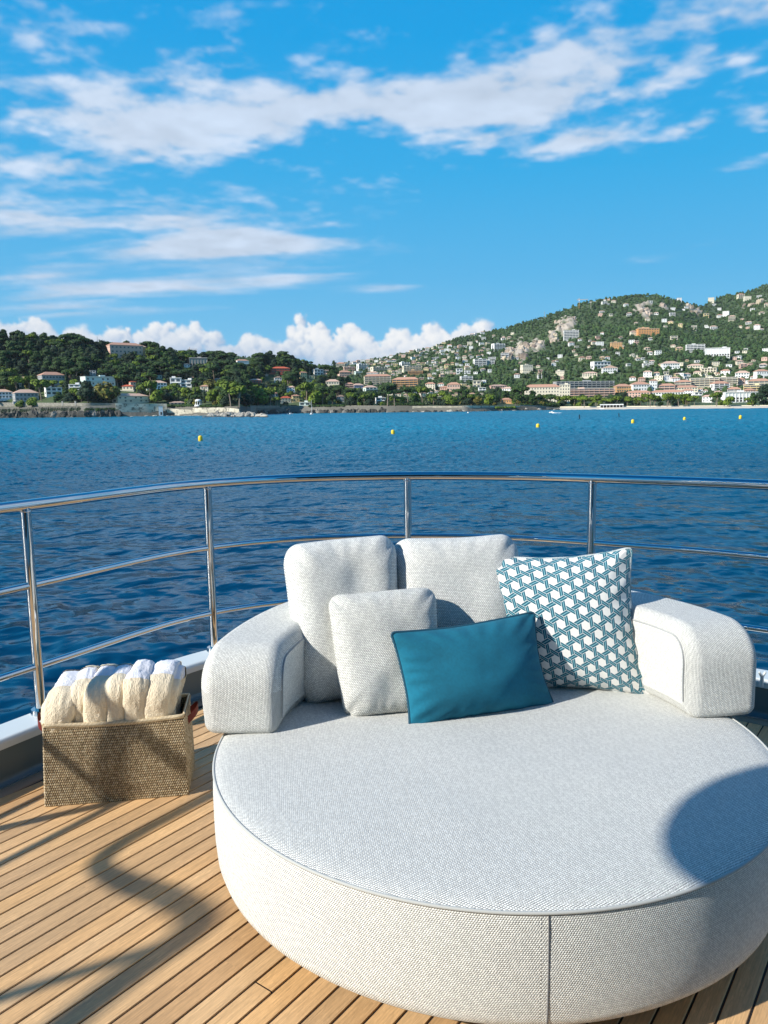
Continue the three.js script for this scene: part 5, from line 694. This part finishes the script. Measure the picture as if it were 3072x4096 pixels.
pillow('cushion', 'large pale woven back cushion, left one against the backrest', 'cushion', [[-.43, 1.04, -3.12], [.050, 1.07, -3.21], [.060, .44, -3.03], [-.345, .42, -2.93]], .27, pillowCloth, { round: .30, pinch: .012, a: 5, q: .5, seed: 3, crease: .0022, dent: .02, du: .35, dv: .45, roll: 1 });
pillow('cushion', 'large pale woven back cushion, right one, partly behind the patterned pillow', 'cushion', [[.025, 1.035, -3.25], [.570, 1.055, -3.26], [.565, .44, -3.10], [.04, .44, -3.05]], .27, pillowCloth, { round: .30, pinch: .012, a: 5, q: .5, seed: 13, crease: .0022, dent: .012, du: .2, dv: .8, roll: 1 });
pillow('pillow', 'small square pale woven pillow in front of the left back cushion', 'pillow', [[-.232, .874, -2.94], [.200, .886, -2.99], [.220, .442, -2.84], [-.160, .420, -2.79]], .20, smallCloth, { round: .24, pinch: .01, a: 4.4, q: .5, seed: 23, crease: .002, dent: .010, du: .3, dv: .6, roll: 1 });
// patterned cloth: a woven cane lattice of paired teal bands on white
const lattice = (() => { const S = 512, c = document.createElement('canvas'), px = S / 2, hgt = px * Math.sqrt(3); c.width = 512; c.height = Math.round(hgt); const g = c.getContext('2d'); g.fillStyle = '#f1efe9'; g.fillRect(0, 0, S, hgt); const teal = '#085f74', pale = '#8fc0c8', wide = px * .205;
  const bars = (ang, clip) => { g.save(); if (clip) { g.beginPath(); clip(g); g.clip(); } g.translate(px / 4 * 0, 0); g.rotate(ang); const gap = px * Math.sqrt(3) / 2; for (let k = -12; k < 12; k++) { const y = (k + .5) * gap; g.fillStyle = '#f1efe9'; g.fillRect(-1600, y - wide * .78, 3200, wide * 1.56); g.fillStyle = teal; g.fillRect(-1600, y - wide * .62, 3200, wide * 1.24); g.fillStyle = pale; g.fillRect(-1600, y - wide * .11, 3200, wide * .22); } g.restore(); };
  bars(Math.PI / 2 * 0 + 0); bars(Math.PI / 3); bars(2 * Math.PI / 3);
  // the first set passes over the third: show it again where they cross
  bars(0, (q) => { const gap = px * Math.sqrt(3) / 2; for (let k = -12; k < 12; k++) { const y = (k + .5) * gap; for (let j = -30; j < 30; j++) { const dd = (j + .5) * gap, x = (-dd - Math.cos(2 * Math.PI / 3) * y) / -Math.sin(2 * Math.PI / 3) * -1; const X = -(dd - Math.cos(2 * Math.PI / 3) * y) / Math.sin(2 * Math.PI / 3); q.rect(X - wide * 1.25, y - wide * .8, wide * 2.5, wide * 1.6); } } });
  const t = new THREE.CanvasTexture(c); t.wrapS = t.wrapT = THREE.RepeatWrapping; t.colorSpace = THREE.SRGBColorSpace; t.rotation = Math.PI / 2 - .05; return t; })();
lattice.repeat.set(1 / .122, 1 / (.122 * Math.sqrt(3) / 2));
const canvasBump = texture(128, 128, (u, v) => .5 + .25 * Math.sin(u * 100.53) + .25 * Math.sin(v * 100.53));
const latticeCloth = new THREE.MeshPhysicalMaterial({ color: rgb(.93, .93, .93), roughness: .85, map: lattice, bumpMap: every(canvasBump, .05), bumpScale: .0006 });
pillow('pillow', 'white pillow with a teal woven lattice pattern leaning on the right arm', 'pillow', [[.285, .990, -3.20], [1.020, 1.020, -3.10], [1.075, .412, -2.96], [.48, .420, -3.06]], .22, latticeCloth, { round: .09, pinch: .135, a: 2.5, q: .66, seed: 33, crease: .006, piping: .005, pipeMat: latticeCloth });
const napTex = texture(256, 256, (u, v) => { const n = wrapNoise(u, v, 3, 4), f = wrapNoise(u, v, 60, 2); return .72 + .42 * (n - .5) + .16 * (f - .5); });
const velvet = new THREE.MeshPhysicalMaterial({ color: rgb(.003, .17, .27), roughness: .95, map: every(napTex, .42), sheen: .4, sheenRoughness: .4, sheenColor: rgb(.10, .36, .45) });
pillow('pillow', 'teal blue velvet lumbar pillow with piped edge in front of the others', 'pillow', [[.018, .765, -2.78], [.588, .782, -2.97], [.655, .432, -2.87], [.080, .425, -2.68]], .19, velvet, { round: .07, pinch: .07, a: 2.2, q: .60, seed: 43, crease: .004, dent: .012, du: -.2, dv: .3, piping: .0055, pipeMat: new THREE.MeshPhysicalMaterial({ color: rgb(.004, .06, .10), roughness: .8 }) });

// ---------------------------------------------------------------- the basket and its towels
{
  const A = V(-1.398, DECK, -2.948), B = V(-.837, DECK, -3.031), D = V(-.867, DECK, -3.314), ex = B.clone().sub(A), W = ex.length(), turn = Math.atan2(-ex.z, ex.x), depth = .29, H = .345, t = thing('basket', 'woven rattan basket with leather handles standing on the deck by the bulwark', 'basket', A, turn);
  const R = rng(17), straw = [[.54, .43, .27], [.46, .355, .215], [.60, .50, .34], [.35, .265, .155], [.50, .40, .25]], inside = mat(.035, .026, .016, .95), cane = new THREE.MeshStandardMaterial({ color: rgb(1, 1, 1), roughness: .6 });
  // walls lean in a little towards the top; the rim dips in the middle of the long sides
  const rimY = (f) => H - .012 * Math.sin(Math.PI * f) + .004;
  const wallPt = (side, f, y) => { const k = y / H, inx = .012 * k, bow = .010 * Math.sin(Math.PI * f) * Math.sin(Math.PI * clamp(k)); const x0 = inx, x1 = W - inx * .3, z0 = -inx, z1 = -depth + inx * 3.2; return side === 0 ? V(lerp(x0, x1, f), y, z0 + bow) : side === 1 ? V(x1 + bow, y, lerp(z0, z1, f)) : side === 2 ? V(lerp(x1, x0, f), y, z1 - bow) : V(x0 - bow, y, lerp(z1, z0, f)); };
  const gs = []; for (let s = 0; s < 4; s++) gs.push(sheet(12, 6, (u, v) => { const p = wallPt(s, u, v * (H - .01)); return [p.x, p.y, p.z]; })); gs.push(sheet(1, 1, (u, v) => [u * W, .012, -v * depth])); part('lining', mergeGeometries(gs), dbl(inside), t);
  const bead = new THREE.SphereGeometry(1, 8, 5), list = [], q = new THREE.Quaternion(), e = new THREE.Euler(), mx = new THREE.Matrix4(), c = new THREE.Color(), rows = 30;
  for (let s = 0; s < 4; s++) { const len = s % 2 ? depth : W, n = Math.round(len / .0072); for (let j = 0; j < rows; j++) for (let i = 0; i < n; i++) { const f = (i + .5 + (j % 2) * .5) / n, y = (j + .5) / rows * (H - .016); if (f > 1) continue; const p = wallPt(s, f, y), w = .55 + .45 * fbm(f * 5 + s * 9, j * .22, 3); list.push([p, s, w]); } }
  const im = new THREE.InstancedMesh(bead, cane, list.length); list.forEach(([p, s, w], i) => { e.set(0, s * Math.PI / 2, .28 + .1 * (R() - .5)); q.setFromEuler(e); im.setMatrixAt(i, mx.compose(p, q, V(.0027, .0058, .0045))); const k = straw[Math.floor(R() * 5)], m = (.50 + .62 * w) * (.9 + .25 * R()); im.setColorAt(i, c.setRGB(k[0] * m, k[1] * m, k[2] * m)); }); im.name = 'woven_strands'; im.castShadow = im.receiveShadow = true; im.userData = { kind: 'stuff' }; t.add(im);
  const loop = []; for (let s = 0; s < 4; s++) for (let i = 0; i < 12; i++) { const p = wallPt(s, lerp(.03, .97, i / 11), H); p.y = H - .004 - (s % 2 ? 0 : .010 * Math.sin(Math.PI * i / 11)); loop.push(p); }
  const curve = new THREE.CatmullRomCurve3(loop, true, 'centripetal'); part('rim_core', new THREE.TubeGeometry(curve, 160, .0085, 8, true), mat(.25, .17, .09, .8), t);
  const nb = 300, rimM = new THREE.InstancedMesh(bead, cane, nb), Z = V(0, 1, 0); for (let i = 0; i < nb; i++) { const p = curve.getPointAt(i / nb), g = curve.getTangentAt(i / nb); q.setFromUnitVectors(Z, g.clone().add(V(0, .9, 0)).normalize()); rimM.setMatrixAt(i, mx.compose(p, q, V(.0042, .0145, .0098))); const k = straw[[0, 2, 4][i % 3]], m = 1.0 + .3 * R(); rimM.setColorAt(i, c.setRGB(k[0] * m, k[1] * m, k[2] * m)); } rimM.name = 'rim_braid'; rimM.userData = { kind: 'stuff' }; rimM.castShadow = rimM.receiveShadow = true; t.add(rimM);
  const strap = (x, sg) => { const pts = [V(x, H - .055, -depth * .5 + .055), V(x + sg * .028, H - .030, -depth * .5 + .045), V(x + sg * .040, H - .020, -depth * .5), V(x + sg * .028, H - .030, -depth * .5 - .045), V(x, H - .055, -depth * .5 - .055)], cu = new THREE.CatmullRomCurve3(pts); return sheet(24, 1, (u, v) => { const p = cu.getPoint(u); return [p.x, p.y + (v - .5) * .036, p.z]; }); };
  part('handle', strap(W + .004, 1), dbl(M.leather), t); part('handle', strap(-.004, -1), dbl(M.leather), t);

  // towels: thick rolls bent over, ends down in the basket, a white hem across the bend
  const terryBump = texture(256, 256, (u, v) => wrapNoise(u, v, 40, 3)), terry = new THREE.MeshPhysicalMaterial({ color: rgb(.78, .67, .49), roughness: .98, bumpMap: every(terryBump, .075), bumpScale: .0042, sheen: .4, sheenRoughness: .7, sheenColor: rgb(.8, .7, .55) }), hemMat = new THREE.MeshPhysicalMaterial({ color: rgb(.76, .76, .80), roughness: .98, bumpMap: every(terryBump, .11), bumpScale: .003, sheen: .3 });
  // x of the foot and of the top, half-width, front z, height, reach back, where the hem lies
  [[.060, .092, .063, -.002, .425, .512, .45, .60, 'leftmost towel, folded low over the basket rim'], [.150, .160, .050, -.030, .452, .520, .46, .58, 'second towel from the left, sunk between its neighbours'], [.212, .238, .050, -.006, .468, .530, .47, .58, 'third towel from the left with a pale front fold'], [.292, .304, .045, -.010, .490, .526, .46, .60, 'fourth towel from the left with a white hem on top'], [.370, .386, .050, -.004, .496, .542, .41, .64, 'fifth towel from the left with a long white side'], [.455, .485, .066, -.004, .468, .538, .43, .62, 'rightmost towel, leaning out over the basket corner']].forEach(([x0, x1, w, zf, fold, top, hm0, hm1, label], i) => {
    const tw = thing('towel', `${label}, rolled beige terry`, 'towel', A.clone(), turn, null), spine = new THREE.CatmullRomCurve3([V(x0, .12, zf - w * 1.25), V(x0, .24, zf - w * 1.2), V(x0, lerp(.3, fold - w, .6), zf - w * 1.0), V(lerp(x0, x1, .25), fold - w * .62, zf - w * 1.15), V(lerp(x0, x1, .7), lerp(fold, top, .55) - w * .82, zf - w - .055), V(x1, top - w, zf - w - .11), V(x1 + .004, top - w * 1.25, Math.max(-depth + w * .9, zf - w - .16)), V(Math.min(x1, .455), .32, -depth + w * 1.1), V(Math.min(x1, .455), .16, -depth + w * 1.1)], false, 'centripetal');
    // a roll of three layers: the cross-section is a flattened spiral whose outer edge shows as a step along the top
    const skin = (v0, v1, k, m, nm) => part(nm, sheet(64, 64, (u, v) => { const s = lerp(v0, v1, v), p = spine.getPointAt(s), g = spine.getTangentAt(s), side = V(1, 0, 0), nn = side.clone().cross(g).normalize(), a = u * 6.283185, ca = Math.cos(a), sa = Math.sin(a), at = 4.71 + (i % 2 ? .95 : -.95), da = Math.atan2(Math.sin(a - at), Math.cos(a - at)), step = 1 - .20 * Math.exp(-((da / .16) ** 2)) * smooth(.28, .40, s) + .06 * smooth(0, .3, da) * smooth(1.6, .3, da), lump = 1 + .13 * (noise3(ca * 1.6 + i * 7, sa * 1.6, s * 8) - .5) + .10 * (noise3(ca * 5 + i * 3, sa * 5, s * 26) - .5) + .05 * (noise3(ca * 16 + i * 3, sa * 16, s * 90) - .5), knuckle = 1 + .15 * Math.exp(-(((s - .40) / .07) ** 2)), sq = 1 / Math.pow(Math.pow(Math.abs(ca), 3) + Math.pow(Math.abs(sa), 3), 1 / 3), r = w * k * step * lump * knuckle * lerp(1, sq, .85); p.addScaledVector(side, ca * r).addScaledVector(nn, -sa * r * .84); return [p.x, p.y, p.z, a * w, s * .75]; }), m, tw);
    skin(0, hm0 + .015, 1, terry, 'roll'); skin(hm0, hm1, .94, hemMat, 'white_hem'); skin(hm1 - .015, 1, 1.02, terry, 'roll');
  });
}

renderer.render(scene, camera);
